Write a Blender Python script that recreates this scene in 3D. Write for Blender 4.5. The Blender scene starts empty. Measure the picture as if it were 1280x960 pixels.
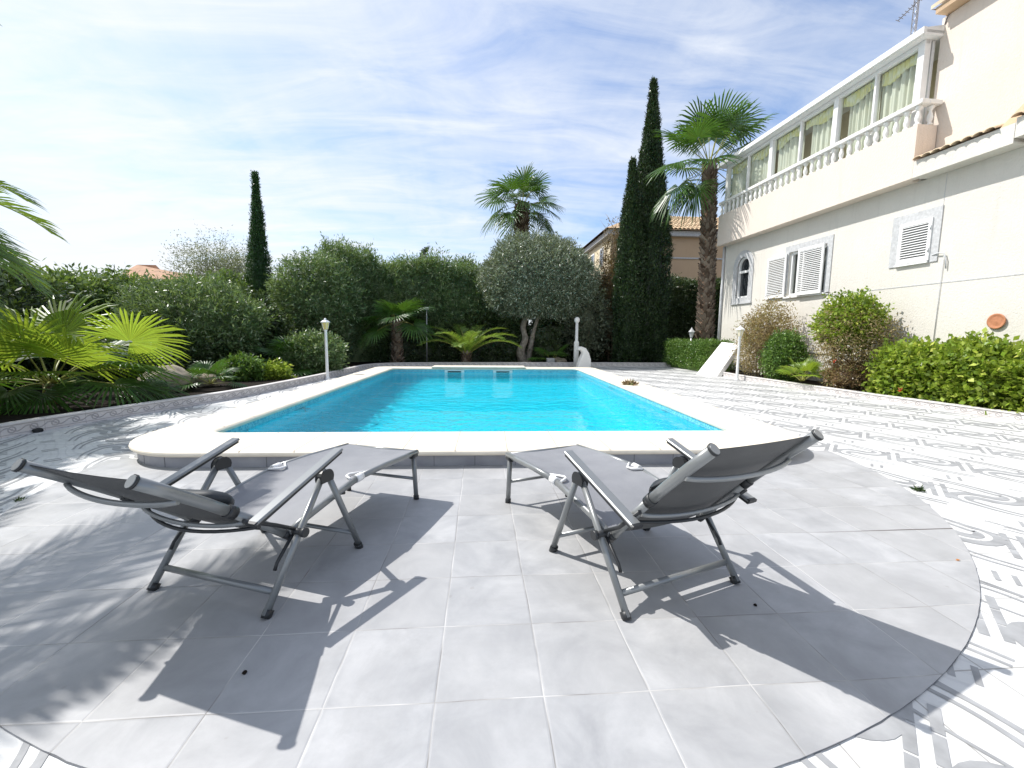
import bpy, math, random
import numpy as np
from math import radians as R, sin, cos, pi
from mathutils import Vector, Matrix, noise as mnoise

random.seed(7)
rng = np.random.default_rng(11)
sc = bpy.context.scene
col = sc.collection

# ------------------------------------------------------------------ camera
CAM_H = 1.25
F_PX, PITCH, YAW, ROLL = 530.1, .11661, .07417, .00826
_f = Vector((sin(YAW)*cos(PITCH), cos(YAW)*cos(PITCH), -sin(PITCH)))
_r0 = Vector((cos(YAW), -sin(YAW), 0)); _u0 = _r0.cross(_f)
_r = _r0*cos(ROLL) + _u0*sin(ROLL); _u = -_r0*sin(ROLL) + _u0*cos(ROLL)
cam = bpy.data.cameras.new('camera')
cam.sensor_width = 36; cam.lens = F_PX/1280*36; cam.clip_start = .05; cam.clip_end = 3000
co = bpy.data.objects.new('camera', cam); col.objects.link(co); sc.camera = co
co.location = (0, 0, CAM_H); co.rotation_euler = Matrix((_r, _u, -_f)).transposed().to_euler()

def at(px, py, z=None, y=None):
    """world point seen at a photo pixel, on the level z or at the depth y"""
    d = _r*((px-640)/F_PX) + _u*((480-py)/F_PX) + _f
    t = (z-CAM_H)/d.z if y is None else y/d.y
    return Vector((0, 0, CAM_H)) + d*t

# ------------------------------------------------------------------ materials
class NT:
    def __init__(s, m):
        m.use_nodes = True; s.t = m.node_tree; s.t.nodes.clear()
        s.out = s.n('ShaderNodeOutputMaterial')
    def n(s, k, **kw):
        x = s.t.nodes.new(k)
        for a, b in kw.items(): setattr(x, a, b)
        return x
    def l(s, a, b): s.t.links.new(a, b)
    def put(s, sock, v):
        if isinstance(v, bpy.types.NodeSocket): s.l(v, sock)
        elif isinstance(v, (tuple, list)) and len(v) == 3 and sock.type == 'RGBA': sock.default_value = (*v, 1)
        else: sock.default_value = v
    def m(s, op, a, b=0.0, c=None):
        x = s.n('ShaderNodeMath', operation=op); s.put(x.inputs[0], a); s.put(x.inputs[1], b)
        if c is not None: s.put(x.inputs[2], c)
        return x.outputs[0]
    def mix(s, f, a, b, blend='MIX'):
        x = s.n('ShaderNodeMix', data_type='RGBA', blend_type=blend)
        s.put(x.inputs[0], f); s.put(x.inputs[6], a); s.put(x.inputs[7], b); return x.outputs[2]
    def noise(s, vec, scale, detail=4, rough=.55, dist=0):
        x = s.n('ShaderNodeTexNoise'); s.l(vec, x.inputs['Vector'])
        x.inputs['Scale'].default_value = scale; x.inputs['Detail'].default_value = detail
        x.inputs['Roughness'].default_value = rough; x.inputs['Distortion'].default_value = dist
        return x.outputs[0]
    def ramp(s, v, lo, hi, a=0., b=1.):
        x = s.n('ShaderNodeMapRange'); x.clamp = True
        s.put(x.inputs[0], v); x.inputs[1].default_value = lo; x.inputs[2].default_value = hi
        x.inputs[3].default_value = a; x.inputs[4].default_value = b; return x.outputs[0]
    def bump(s, h, strength=.3, dist=.01, normal=None):
        x = s.n('ShaderNodeBump'); s.put(x.inputs['Height'], h)
        x.inputs['Strength'].default_value = strength; x.inputs['Distance'].default_value = dist
        if normal is not None: s.l(normal, x.inputs['Normal'])
        return x.outputs[0]
    def vm(s, op, a, b=(0, 0, 0)):
        x = s.n('ShaderNodeVectorMath', operation=op); s.put(x.inputs[0], a); s.put(x.inputs[1], b); return x.outputs[0]
    def bsdf(s, c, rough=.6, spec=.5, normal=None, metal=0., **kw):
        x = s.n('ShaderNodeBsdfPrincipled'); s.put(x.inputs['Base Color'], c); s.put(x.inputs['Roughness'], rough)
        s.put(x.inputs['Specular IOR Level'], spec); s.put(x.inputs['Metallic'], metal)
        if normal is not None: s.l(normal, x.inputs['Normal'])
        for k, v in kw.items(): s.put(x.inputs[k.replace('_', ' ')], v)
        return x.outputs[0]
    def done(s, sh): s.l(sh, s.out.inputs[0])
    def pos(s): return s.n('ShaderNodeNewGeometry').outputs['Position']
    def obj(s): return s.n('ShaderNodeTexCoord').outputs['Object']

def mat(name):
    m = bpy.data.materials.new(name); return m, NT(m)

def simple(name, c, rough=.5, spec=.5, metal=0., var=.12, scale=6., bump=0., bscale=60.):
    m, t = mat(name); p = t.pos()
    n = t.noise(p, scale, 5)
    dk = tuple(x*(1-var) for x in c); lt = tuple(min(1, x*(1+var)) for x in c)
    cc = t.mix(t.ramp(n, .3, .7), dk, lt)
    nr = t.bump(t.noise(p, bscale, 6), bump, .01) if bump else None
    t.done(t.bsdf(cc, rough, spec, nr, metal)); return m

def leafmat(name, c1, c2, c3=None, rough=.38, trans=.28, scale=1.2, tc=None):
    """foliage: colour differs per leaf and per clump, light shines through"""
    m, t = mat(name); g = t.n('ShaderNodeNewGeometry')
    n = t.noise(g.outputs['Position'], scale, 3)
    rnd = g.outputs['Random Per Island']
    a = t.mix(t.ramp(n, .35, .65), c1, c2)
    if c3 is not None: a = t.mix(t.ramp(rnd, .80, .97), a, c3)
    hs = t.n('ShaderNodeHueSaturation'); t.l(a, hs.inputs['Color']); t.put(hs.inputs['Value'], t.ramp(rnd, 0, 1, .5, 1.55))
    t.put(hs.inputs['Hue'], t.ramp(t.m('FRACT', t.m('MULTIPLY', rnd, 17.3)), 0, 1, .485, .515))
    b = t.bsdf(hs.outputs[0], rough, .45)
    tr = t.n('ShaderNodeBsdfTranslucent')
    t.put(tr.inputs[0], t.mix(.5, hs.outputs[0], tc or (min(1, c2[0]*2.2), min(1, c2[1]*2.0), c2[2]*.8)))
    x = t.n('ShaderNodeMixShader'); x.inputs[0].default_value = trans; t.l(b, x.inputs[1]); t.l(tr.outputs[0], x.inputs[2])
    t.done(x.outputs[0]); return m

M = {}
TILE, TOX, TOY = .3725, -.15487, 1.31861

# grey terrace tiles: big square tiles with slightly uneven joints
m, t = mat('grey_terrace_tile'); M['disc'] = m
p = t.pos()
wob = t.n('ShaderNodeTexNoise'); t.l(p, wob.inputs['Vector']); wob.inputs['Scale'].default_value = 1.3
off = t.vm('MULTIPLY', t.vm('SUBTRACT', wob.outputs[1], (.5, .5, .5)), (.022, .022, 0))
q = t.vm('MULTIPLY', t.vm('SUBTRACT', t.vm('ADD', p, off), (TOX, TOY, 0)), (1/TILE, 1/TILE, 0))
sx = t.n('ShaderNodeSeparateXYZ'); t.l(q, sx.inputs[0])
cell = t.vm('FLOOR', q); wn = t.n('ShaderNodeTexWhiteNoise', noise_dimensions='3D'); t.l(cell, wn.inputs['Vector'])
def edge(v):
    fr = t.m('FRACT', v); return t.m('MINIMUM', fr, t.m('SUBTRACT', 1., fr))
e = t.m('MINIMUM', edge(sx.outputs[0]), edge(sx.outputs[1]))
joint = t.ramp(e, .003, .007, .85, 0)
cloud = t.noise(t.vm('ADD', p, t.vm('MULTIPLY', wn.outputs[1], (7, 7, 7))), 3.6, 6, .62, .4)
fine = t.noise(p, 55, 4, .7)
c = t.mix(t.ramp(cloud, .28, .72), (.285, .29, .30), (.475, .477, .48))
c = t.mix(t.m('MULTIPLY', t.ramp(fine, .4, .75), .16), c, (.335, .337, .345))
c = t.mix(t.ramp(wn.outputs[0], 0, 1, 0, .55), c, (.345, .342, .338))
st = t.noise(t.vm('MULTIPLY', p, (1., 1., 1.)), 1.4, 8, .72, 1.2)
c = t.mix(t.ramp(st, .47, .70, 0, .6), c, (.30, .30, .30))
speck = t.noise(p, 16, 2, .5)
c = t.mix(t.m('MULTIPLY', t.ramp(speck, .74, .78), .35), c, (.25, .24, .22))
gn = t.noise(p, 2.1, 3)
gc = t.mix(t.ramp(gn, .42, .58), (.19, .18, .17), (.56, .55, .53))
rust = t.ramp(t.noise(p, 1.7, 3), .66, .70)
gc = t.mix(rust, gc, (.16, .09, .06))
crk = t.m('MULTIPLY', t.m('MULTIPLY', t.ramp(t.m('ABSOLUTE', t.m('SUBTRACT', sx.outputs[1], 3.)), .006, .020, 1, 0), t.ramp(sx.outputs[0], 6.0, 7.6)), t.ramp(sx.outputs[0], 9.2, 9.6, 1, 0))
c = t.mix(joint, c, gc); c = t.mix(crk, c, (.05, .035, .03))
h = t.m('ADD', t.ramp(e, .0, .02), t.m('MULTIPLY', fine, .12))
t.done(t.bsdf(c, t.ramp(cloud, .3, .7, .42, .6), .4, t.bump(h, .35, .004)))

# white relief paving around the pool: same square joints, fine ribs
m, t = mat('white_relief_paving'); M['patio'] = m
p = t.pos()
q = t.vm('MULTIPLY', t.vm('SUBTRACT', p, (TOX+.06, TOY+.02, 0)), (1/.4, 1/.4, 0))
sx = t.n('ShaderNodeSeparateXYZ'); t.l(q, sx.inputs[0])
e = t.m('MINIMUM', edge(sx.outputs[0]), edge(sx.outputs[1]))
dirt = t.noise(p, 1.1, 6, .65)
c = t.mix(t.ramp(dirt, .35, .75), (.68, .68, .665), (.54, .545, .535))
wn = t.n('ShaderNodeTexWhiteNoise', noise_dimensions='3D'); t.l(t.vm('FLOOR', q), wn.inputs['Vector']); c = t.mix(t.ramp(wn.outputs[0], .2, 1, 0, .45), c, (.54, .54, .53))
s2 = t.n('ShaderNodeSeparateXYZ'); t.l(p, s2.inputs[0])
wv = t.n('ShaderNodeTexWave', wave_type='BANDS', bands_direction='DIAGONAL'); t.l(p, wv.inputs['Vector'])
wv.inputs['Scale'].default_value = 6.5; wv.inputs['Distortion'].default_value = 5; wv.inputs['Detail'].default_value = 0; wv.inputs['Detail Scale'].default_value = .6
rib = t.ramp(wv.outputs[1], .80, .92)
c = t.mix(t.m('MULTIPLY', rib, .28), c, (.45, .45, .46))
c = t.mix(t.ramp(e, .004, .010, .9, 0), c, (.30, .29, .27))
t.done(t.bsdf(c, .55, .35, t.bump(t.m('ADD', t.noise(p, 40, 4), rib), .2, .004)))
M['pattern'] = simple('grey_paving_inlay', (.31, .315, .32), .6, .3, var=.2, scale=9)

M['coping'] = simple('cream_coping_stone', (.73, .665, .55), .6, .3, var=.09, scale=3, bump=.12, bscale=45)
# grey tiles on the upstand below the coping
m, t = mat('grey_plinth_tile'); M['plinth'] = m
p = t.pos(); n = t.noise(p, 5, 5)
t.done(t.bsdf(t.mix(t.ramp(n, .3, .7), (.26, .26, .28), (.36, .36, .375)), .5, .4, t.bump(t.noise(p, 50), .15, .005)))
M['plinth_joint'] = simple('plinth_joint', (.14, .14, .145), .8)

# pool mosaic
m, t = mat('blue_pool_mosaic'); M['pool'] = m
p = t.obj()
def mosaic(px_, py_):
    a = edge(t.m('DIVIDE', px_, .026)); b = edge(t.m('DIVIDE', py_, .026)); return t.m('MINIMUM', a, b)
sx = t.n('ShaderNodeSeparateXYZ'); t.l(p, sx.inputs[0])
gnode = t.n('ShaderNodeNewGeometry'); sn = t.n('ShaderNodeSeparateXYZ'); t.l(gnode.outputs['Normal'], sn.inputs[0])
wn = t.n('ShaderNodeTexWhiteNoise', noise_dimensions='3D'); t.l(t.vm('FLOOR', t.vm('MULTIPLY', p, (38.4, 38.4, 38.4))), wn.inputs['Vector'])
c = t.mix(t.ramp(wn.outputs[0], 0, 1), (.0, .66, .84), (.0, .80, .93))
band = t.ramp(sx.outputs[2], -.05, -.045)
bc = t.mix(t.ramp(wn.outputs[0], .3, .7), (.03, .38, .54), (.16, .58, .70))
c = t.mix(band, c, bc)
hor = t.m('ADD', sx.outputs[0], sx.outputs[1])
je = t.m('MINIMUM', edge(t.m('DIVIDE', hor, .026)), edge(t.m('DIVIDE', sx.outputs[2], .026)))
c = t.mix(t.m('MULTIPLY', t.ramp(je, .05, .09, 1, 0), t.m('MULTIPLY', band, .7)), c, (.5, .62, .64))
t.done(t.bsdf(c, .35, .4))

# water with real refraction
m, t = mat('pool_water'); M['water'] = m
p = t.obj()
ps = t.vm('MULTIPLY', p, (1., 1.45, 1.))
n1 = t.noise(ps, 2.4, 3, .55, .8); n2 = t.noise(ps, 9., 2, .5, .8)
h = t.m('ADD', t.m('MULTIPLY', n1, 1.), t.m('MULTIPLY', n2, .28))
t.done(t.bsdf((.90, .985, 1.), .0, .5, t.bump(h, 1.0, .10), IOR=1.333, Transmission_Weight=1.))

M['soil'] = simple('dark_garden_soil', (.018, .014, .011), .95, .1, var=.4, scale=8, bump=.9, bscale=14)
M['ground'] = simple('dry_ground', (.20, .17, .12), .95, .1, var=.3, scale=.6)
# kerb with moulded pattern
m, t = mat('moulded_kerb_tile'); M['kerb'] = m
uv = t.n('ShaderNodeUVMap').outputs[0]; sx = t.n('ShaderNodeSeparateXYZ'); t.l(uv, sx.inputs[0])
fx = t.m('FRACT', t.m('DIVIDE', sx.outputs[0], .22)); cx_ = t.m('SUBTRACT', fx, .5)
cy_ = t.m('MULTIPLY', t.m('SUBTRACT', sx.outputs[1], .55), .75)
r_ = t.m('SQRT', t.m('ADD', t.m('MULTIPLY', cx_, cx_), t.m('MULTIPLY', cy_, cy_)))
ring = t.m('MULTIPLY', t.ramp(t.m('ABSOLUTE', t.m('SUBTRACT', r_, .17)), .02, .05, 1, 0), 1.)
dot = t.ramp(r_, .03, .07, 1, 0)
sw = t.m('SINE', t.m('MULTIPLY', sx.outputs[0], 2*pi/.22)); sw2 = t.m('ABSOLUTE', t.m('SUBTRACT', sx.outputs[1], t.m('ADD', .55, t.m('MULTIPLY', sw, .17))))
wave_ = t.ramp(sw2, .03, .07, 1, 0)
ln = t.m('ADD', t.ramp(t.m('ABSOLUTE', t.m('SUBTRACT', sx.outputs[1], .90)), .02, .035, 1, 0), t.ramp(t.m('ABSOLUTE', t.m('SUBTRACT', sx.outputs[1], .2)), .02, .035, 1, 0))
pat = t.m('MINIMUM', t.m('ADD', t.m('ADD', ring, dot), t.m('ADD', wave_, ln)), 1.)
jn = t.ramp(edge(t.m('DIVIDE', sx.outputs[0], .44)), .004, .01, 1, 0)
face = t.ramp(sx.outputs[1], .97, .99, 1, 0)
c = t.mix(t.m('MULTIPLY', t.m('MULTIPLY', pat, face), .75), (.66, .63, .61), (.30, .28, .28))
c = t.mix(t.m('MULTIPLY', jn, .6), c, (.3, .28, .27))
p = t.pos(); c = t.mix(t.ramp(t.noise(p, 3, 5), .45, .8, 0, .35), c, (.42, .38, .34))
t.done(t.bsdf(c, .6, .3, t.bump(t.m('SUBTRACT', t.noise(p, 60), pat), .5, .006)))

# facade renders
def stucco(name, c, c2, joints=False):
    m, t = mat(name); p = t.pos()
    big = t.noise(p, .7, 5); f = t.noise(p, 26, 6, .7)
    cc = t.mix(t.ramp(big, .35, .7), c, c2)
    cc = t.mix(t.m('MULTIPLY', t.ramp(f, .52, .75), .30), cc, tuple(x*.72 for x in c))
    sv = t.noise(t.vm('MULTIPLY', p, (5., 5., .35)), 1.6, 5, .65); cc = t.mix(t.ramp(sv, .55, .78, 0, .35), cc, tuple(x*.70 for x in c))
    t.done(t.bsdf(cc, .9, .15, t.bump(f, .8, .012))); return m
M['stucco_low'] = stucco('cream_render', (.69, .665, .605), (.63, .60, .545))
M['stucco_peach'] = stucco('peach_render', (.735, .65, .57), (.685, .60, .525))
M['stucco_tan'] = stucco('tan_render', (.55, .40, .26), (.50, .36, .24))
M['stucco_yellow'] = stucco('pale_yellow_render', (.72, .62, .44), (.68, .58, .42))
M['stone_trim'] = simple('grey_stone_surround', (.50, .505, .51), .75, .2, var=.16, scale=18, bump=.3)
M['white_paint'] = simple('white_paint', (.80, .80, .79), .4, .5, var=.03)
M['white_plaster'] = simple('white_plaster', (.78, .77, .74), .75, .3, var=.06, scale=4, bump=.25)
M['pipe'] = simple('grey_pipe', (.55, .56, .57), .5, .5)
M['dark'] = simple('dark_opening', (.02, .02, .02), .8)
M['room'] = simple('room_inside', (.25, .23, .2), .9)
M['gutter'] = simple('grey_wire', (.16, .15, .15), .6)
M['aerial'] = simple('aerial_metal', (.42, .42, .44), .4, .5, .6)
M['terracotta'] = simple('terracotta', (.48, .21, .11), .7, .3, var=.18, scale=14)
M['rust'] = simple('clay_roof', (.45, .27, .17), .8, .2, var=.2, scale=2)

def rooftile(name, a, b):
    m, t = mat(name); p = t.obj(); n = t.noise(p, 4, 4)
    g = t.n('ShaderNodeNewGeometry')
    cc = t.mix(t.ramp(n, .3, .7), a, b); cc = t.mix(t.m('MULTIPLY', g.outputs['Random Per Island'], .5), cc, b)
    t.done(t.bsdf(cc, .8, .2, t.bump(t.noise(p, 40), .3, .01))); return m
M['tiles'] = rooftile('sandy_roof_tile', (.72, .62, .46), (.58, .42, .28))
M['tiles_far'] = rooftile('ochre_roof_tile', (.64, .52, .34), (.46, .30, .18))

# glass and curtains
m, t = mat('window_glass'); M['glass'] = m
fr = t.n('ShaderNodeFresnel'); fr.inputs[0].default_value = 1.12
tr = t.n('ShaderNodeBsdfTransparent'); tr.inputs[0].default_value = (.93, .96, .93, 1)
gl = t.n('ShaderNodeBsdfGlossy'); gl.inputs['Roughness'].default_value = .02
x = t.n('ShaderNodeMixShader'); t.l(fr.outputs[0], x.inputs[0]); t.l(tr.outputs[0], x.inputs[1]); t.l(gl.outputs[0], x.inputs[2]); t.done(x.outputs[0])
m, t = mat('dark_glass'); M['dark_glass'] = m
t.done(t.bsdf((.03, .035, .04), .03, .8))
m, t = mat('pale_curtain'); M['curtain'] = m
p = t.pos(); c = t.mix(t.ramp(t.noise(p, 2.5, 3), .35, .7), (.82, .83, .75), (.82, .82, .70))
b = t.bsdf(c, .9, .1); tr = t.n('ShaderNodeBsdfTranslucent'); t.put(tr.inputs[0], (.80, .82, .70))
x = t.n('ShaderNodeMixShader'); x.inputs[0].default_value = .35; t.l(b, x.inputs[1]); t.l(tr.outputs[0], x.inputs[2]); t.done(x.outputs[0])
m, t = mat('yellow_pelmet'); M['pelmet'] = m
t.done(t.bsdf(t.mix(t.ramp(t.noise(t.pos(), 5, 3), .4, .65), (.74, .70, .34), (.78, .78, .62)), .9, .1))
M['grey_curtain'] = simple('grey_curtain', (.20, .20, .20), .9, .1, var=.3, scale=30)

# lounger
M['frame'] = simple('silver_grey_tube', (.24, .25, .25), .30, .6, .30, var=.04)
M['black'] = simple('black_plastic', (.022, .024, .026), .45, .5, var=.1)
def slingmat(name, ca, cb, cc_):
    m, t = mat(name)
    p = t.obj(); sx = t.n('ShaderNodeSeparateXYZ'); t.l(p, sx.inputs[0])
    wv = t.m('MULTIPLY', t.m('SINE', t.m('MULTIPLY', sx.outputs[0], 1500)), t.m('SINE', t.m('MULTIPLY', t.m('ADD', sx.outputs[1], sx.outputs[2]), 1500)))
    n = t.noise(p, 7, 5)
    c = t.mix(t.ramp(n, .3, .7), ca, cb)
    c = t.mix(t.ramp(wv, -.5, 1, 0, .5), c, cc_)
    t.done(t.bsdf(c, .6, .5, t.bump(wv, .25, .002))); return m
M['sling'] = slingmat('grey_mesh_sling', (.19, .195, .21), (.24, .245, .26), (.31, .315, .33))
M['sling_shaded'] = slingmat('shaded_sling_underside', (.06, .062, .062), (.085, .087, .087), (.11, .112, .112))  # same mesh, with the shade of the underside put into its colour
M['cushion'] = simple('black_cushion', (.03, .035, .04), .6, .4)

# lamps
M['lantern'] = simple('yellow_lantern_glass', (.72, .60, .22), .3, .5, var=.05)
M['lantern_pale'] = simple('cream_lantern_glass', (.78, .72, .52), .3, .5, var=.05)

# bark and stems
M['bark'] = simple('grey_olive_bark', (.26, .23, .19), .9, .15, var=.45, scale=9, bump=1., bscale=18)
M['palm_bark'] = simple('palm_bark', (.20, .135, .09), .9, .15, var=.5, scale=12, bump=.8, bscale=30)
m, t = mat('palm_leaf_bases'); M['boots'] = m
g = t.n('ShaderNodeNewGeometry'); c = t.mix(t.ramp(g.outputs['Random Per Island'], .1, .9), (.07, .045, .03), (.34, .28, .22))
t.done(t.bsdf(t.mix(t.ramp(t.noise(g.outputs['Position'], 22, 5), .3, .7, 0, .5), c, (.16, .12, .09)), .9, .15, t.bump(t.noise(g.outputs['Position'], 40), .6, .01)))
M['twig'] = simple('pale_twig', (.30, .25, .17), .85, .2, var=.3)
M['stone'] = simple('bed_stone', (.30, .26, .20), .9, .2, var=.4, scale=6, bump=.8, bscale=12)
M['petiole'] = simple('yellow_green_petiole', (.30, .30, .07), .5, .4, var=.3)

M['l_hedge'] = leafmat('hedge_leaf', (.075, .14, .032), (.145, .225, .06), (.20, .24, .13))
M['l_oleander'] = leafmat('oleander_leaf', (.075, .14, .05), (.15, .225, .09), (.25, .29, .18))
M['l_olive'] = leafmat('olive_leaf', (.11, .15, .095), (.18, .22, .15), (.34, .38, .31), trans=.2)
M['l_pale'] = leafmat('pale_shrub_leaf', (.14, .17, .11), (.20, .23, .16), trans=.3)
M['l_cypress'] = leafmat('cypress_leaf', (.018, .042, .014), (.035, .065, .022), (.06, .10, .03), trans=.12, scale=2.)
M['l_cypress_green'] = leafmat('bright_cypress_leaf', (.025, .07, .02), (.045, .105, .03), trans=.15, scale=2.)
M['l_brown'] = leafmat('brown_dry_leaf', (.17, .12, .055), (.24, .17, .09), (.12, .14, .05), trans=.2)
M['l_bronze'] = leafmat('bronze_leaf', (.26, .20, .11), (.33, .27, .15), (.18, .20, .06), trans=.3)
M['l_bright'] = leafmat('bright_green_leaf', (.12, .20, .022), (.24, .33, .035), (.40, .44, .09), trans=.4, tc=(.45, .6, .06))
M['l_box'] = leafmat('box_leaf', (.055, .13, .022), (.11, .20, .04), (.20, .29, .09), trans=.3)
M['l_dark'] = leafmat('dark_leaf', (.03, .06, .018), (.055, .09, .028), (.12, .15, .08), trans=.25)
M['fan'] = leafmat('fan_palm_leaf', (.035, .095, .014), (.07, .15, .025), trans=.28, scale=.8, rough=.38)
M['fan_lime'] = leafmat('lime_fan_leaf', (.14, .235, .025), (.22, .32, .035), trans=.45, scale=.8, rough=.38, tc=(.52, .66, .05))
M['date'] = leafmat('date_palm_leaf', (.10, .18, .03), (.17, .26, .05), trans=.35, scale=.8, rough=.4)
M['flower'] = simple('red_petal', (.75, .045, .02), .5, .3, var=.1)
M['dead'] = simple('dry_orange_leaf', (.50, .22, .07), .7, .3, var=.3)

# ------------------------------------------------------------------ object helpers
def tag(o, label=None, cat=None, group=None, kind=None):
    if label: o['label'] = label
    if cat: o['category'] = cat
    if group: o['group'] = group
    if kind: o['kind'] = kind
    return o
def empty(name, loc=(0, 0, 0), rz=0., **kw):
    o = bpy.data.objects.new(name, None); col.objects.link(o); o.location = loc; o.rotation_euler = (0, 0, rz)
    o.empty_display_size = .2
    return tag(o, **kw)
def copy_tree(o, parent=None):
    c = o.copy(); col.objects.link(c)
    c.parent = parent
    for ch in list(o.children):
        copy_tree(ch, c)
    return c

class MB:
    """collects faces and links them as one mesh"""
    def __init__(s): s.v = []; s.f = []; s.mi = []; s.sm = []
    def add(s, V, F, mi=0, sm=False):
        b = len(s.v); s.v += [tuple(x) for x in V]
        for f in F: s.f.append(tuple(i+b for i in f)); s.mi.append(mi); s.sm.append(sm)
    def box(s, a, b, mi=0, M4=None):
        x0, y0, z0 = (min(a[i], b[i]) for i in range(3)); x1, y1, z1 = (max(a[i], b[i]) for i in range(3))
        V = [Vector(q) for q in ((x0,y0,z0),(x1,y0,z0),(x1,y1,z0),(x0,y1,z0),(x0,y0,z1),(x1,y0,z1),(x1,y1,z1),(x0,y1,z1))]
        if M4 is not None: V = [M4 @ q for q in V]
        s.add(V, [(0,3,2,1),(4,5,6,7),(0,1,5,4),(1,2,6,5),(2,3,7,6),(3,0,4,7)], mi)
    def bar(s, a, b, w, h, mi=0, up=Vector((0,0,1)), bev=0.):
        a, b = Vector(a), Vector(b); d = (b-a).normalized(); x = d.cross(up).normalized(); y = x.cross(d)
        if bev <= 0: prof = [(-w/2,-h/2),(w/2,-h/2),(w/2,h/2),(-w/2,h/2)]
        else:
            c = bev; prof = [(-w/2+c,-h/2),(w/2-c,-h/2),(w/2,-h/2+c),(w/2,h/2-c),(w/2-c,h/2),(-w/2+c,h/2),(-w/2,h/2-c),(-w/2,-h/2+c)]
        k = len(prof); V = [a+x*p+y*q for p, q in prof] + [b+x*p+y*q for p, q in prof]
        s.add(V, [(i,(i+1)%k,k+(i+1)%k,k+i) for i in range(k)] + [tuple(range(k))[::-1], tuple(range(k,2*k))], mi)
    def tube(s, pts, r, n=8, mi=0, sm=True, caps=True, flat=1.):
        pts = [Vector(p) for p in pts]; rs = r if isinstance(r, (list, tuple)) else [r]*len(pts)
        V = []; up0 = None
        for i, p in enumerate(pts):
            d = (pts[min(i+1, len(pts)-1)] - pts[max(i-1, 0)]).normalized()
            if up0 is None: up0 = Vector((0,0,1)) if abs(d.z) < .9 else Vector((1,0,0))
            x = d.cross(up0).normalized(); y = x.cross(d)
            up0 = y
            V += [p + x*cos(2*pi*k/n)*rs[i] + y*sin(2*pi*k/n)*rs[i]*flat for k in range(n)]
        F = [(i*n+k, i*n+(k+1)%n, (i+1)*n+(k+1)%n, (i+1)*n+k) for i in range(len(pts)-1) for k in range(n)]
        s.add(V, F, mi, sm)
        if caps:
            b = len(s.v)-len(V)
            s.f.append(tuple(b+k for k in range(n))[::-1]); s.f.append(tuple(b+(len(pts)-1)*n+k for k in range(n))); s.mi += [mi, mi]; s.sm += [False, False]
    def lathe(s, prof, c=(0,0,0), n=16, mi=0, sm=True):
        V = [(c[0]+r*cos(2*pi*k/n), c[1]+r*sin(2*pi*k/n), c[2]+z) for r, z in prof for k in range(n)]
        F = [(i*n+k, i*n+(k+1)%n, (i+1)*n+(k+1)%n, (i+1)*n+k) for i in range(len(prof)-1) for k in range(n)]
        s.add(V, F, mi, sm)
        b = len(s.v)-len(V); m_ = len(prof)-1
        if prof[0][0] > 1e-4: s.f.append(tuple(b+k for k in range(n))[::-1]); s.mi.append(mi); s.sm.append(False)
        if prof[-1][0] > 1e-4: s.f.append(tuple(b+m_*n+k for k in range(n))); s.mi.append(mi); s.sm.append(False)
    def grid(s, fn, nu, nv, mi=0, sm=True):
        V = [fn(i/nu, j/nv) for j in range(nv+1) for i in range(nu+1)]
        F = [(j*(nu+1)+i, j*(nu+1)+i+1, (j+1)*(nu+1)+i+1, (j+1)*(nu+1)+i) for j in range(nv) for i in range(nu)]
        s.add(V, F, mi, sm)
    def prism(s, poly, z0, z1, mi=0):
        n = len(poly); V = [(x, y, z0) for x, y in poly] + [(x, y, z1) for x, y in poly]
        s.add(V, [tuple(range(n))[::-1], tuple(range(n, 2*n))] + [(i,(i+1)%n,n+(i+1)%n,n+i) for i in range(n)], mi)
    def build(s, name, mats, parent=None, bevel=0., segs=2, **kw):
        me = bpy.data.meshes.new(name); me.from_pydata(s.v, [], s.f)
        mats = mats if isinstance(mats, (list, tuple)) else [mats]
        for q in mats: me.materials.append(q)
        me.polygons.foreach_set('material_index', s.mi); me.polygons.foreach_set('use_smooth', s.sm)
        me.update()
        o = bpy.data.objects.new(name, me); col.objects.link(o)
        if parent is not None: o.parent = parent
        if bevel > 0:
            b = o.modifiers.new('bevel', 'BEVEL'); b.width = bevel; b.segments = segs; b.limit_method = 'ANGLE'; b.angle_limit = R(40)
        return tag(o, **kw)

def quads(name, V, mats, parent=None, mi=None, uv=None, smooth=False, **kw):
    """V: (n,4,3) array -> one mesh of loose quads"""
    n = len(V); me = bpy.data.meshes.new(name)
    me.vertices.add(4*n); me.vertices.foreach_set('co', np.ascontiguousarray(V, dtype=np.float32).ravel())
    me.loops.add(4*n); me.loops.foreach_set('vertex_index', np.arange(4*n, dtype=np.int32))
    me.polygons.add(n); me.polygons.foreach_set('loop_start', np.arange(0, 4*n, 4, dtype=np.int32))
    try: me.polygons.foreach_set('loop_total', np.full(n, 4, dtype=np.int32))
    except Exception: pass
    mats = mats if isinstance(mats, (list, tuple)) else [mats]
    for q in mats: me.materials.append(q)
    if mi is not None: me.polygons.foreach_set('material_index', np.ascontiguousarray(mi, dtype=np.int32))
    me.update(calc_edges=True); me.validate()
    o = bpy.data.objects.new(name, me); col.objects.link(o)
    if parent is not None: o.parent = parent
    return tag(o, **kw)

def unit(a): return a/np.maximum(np.linalg.norm(a, axis=-1, keepdims=True), 1e-9)

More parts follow.
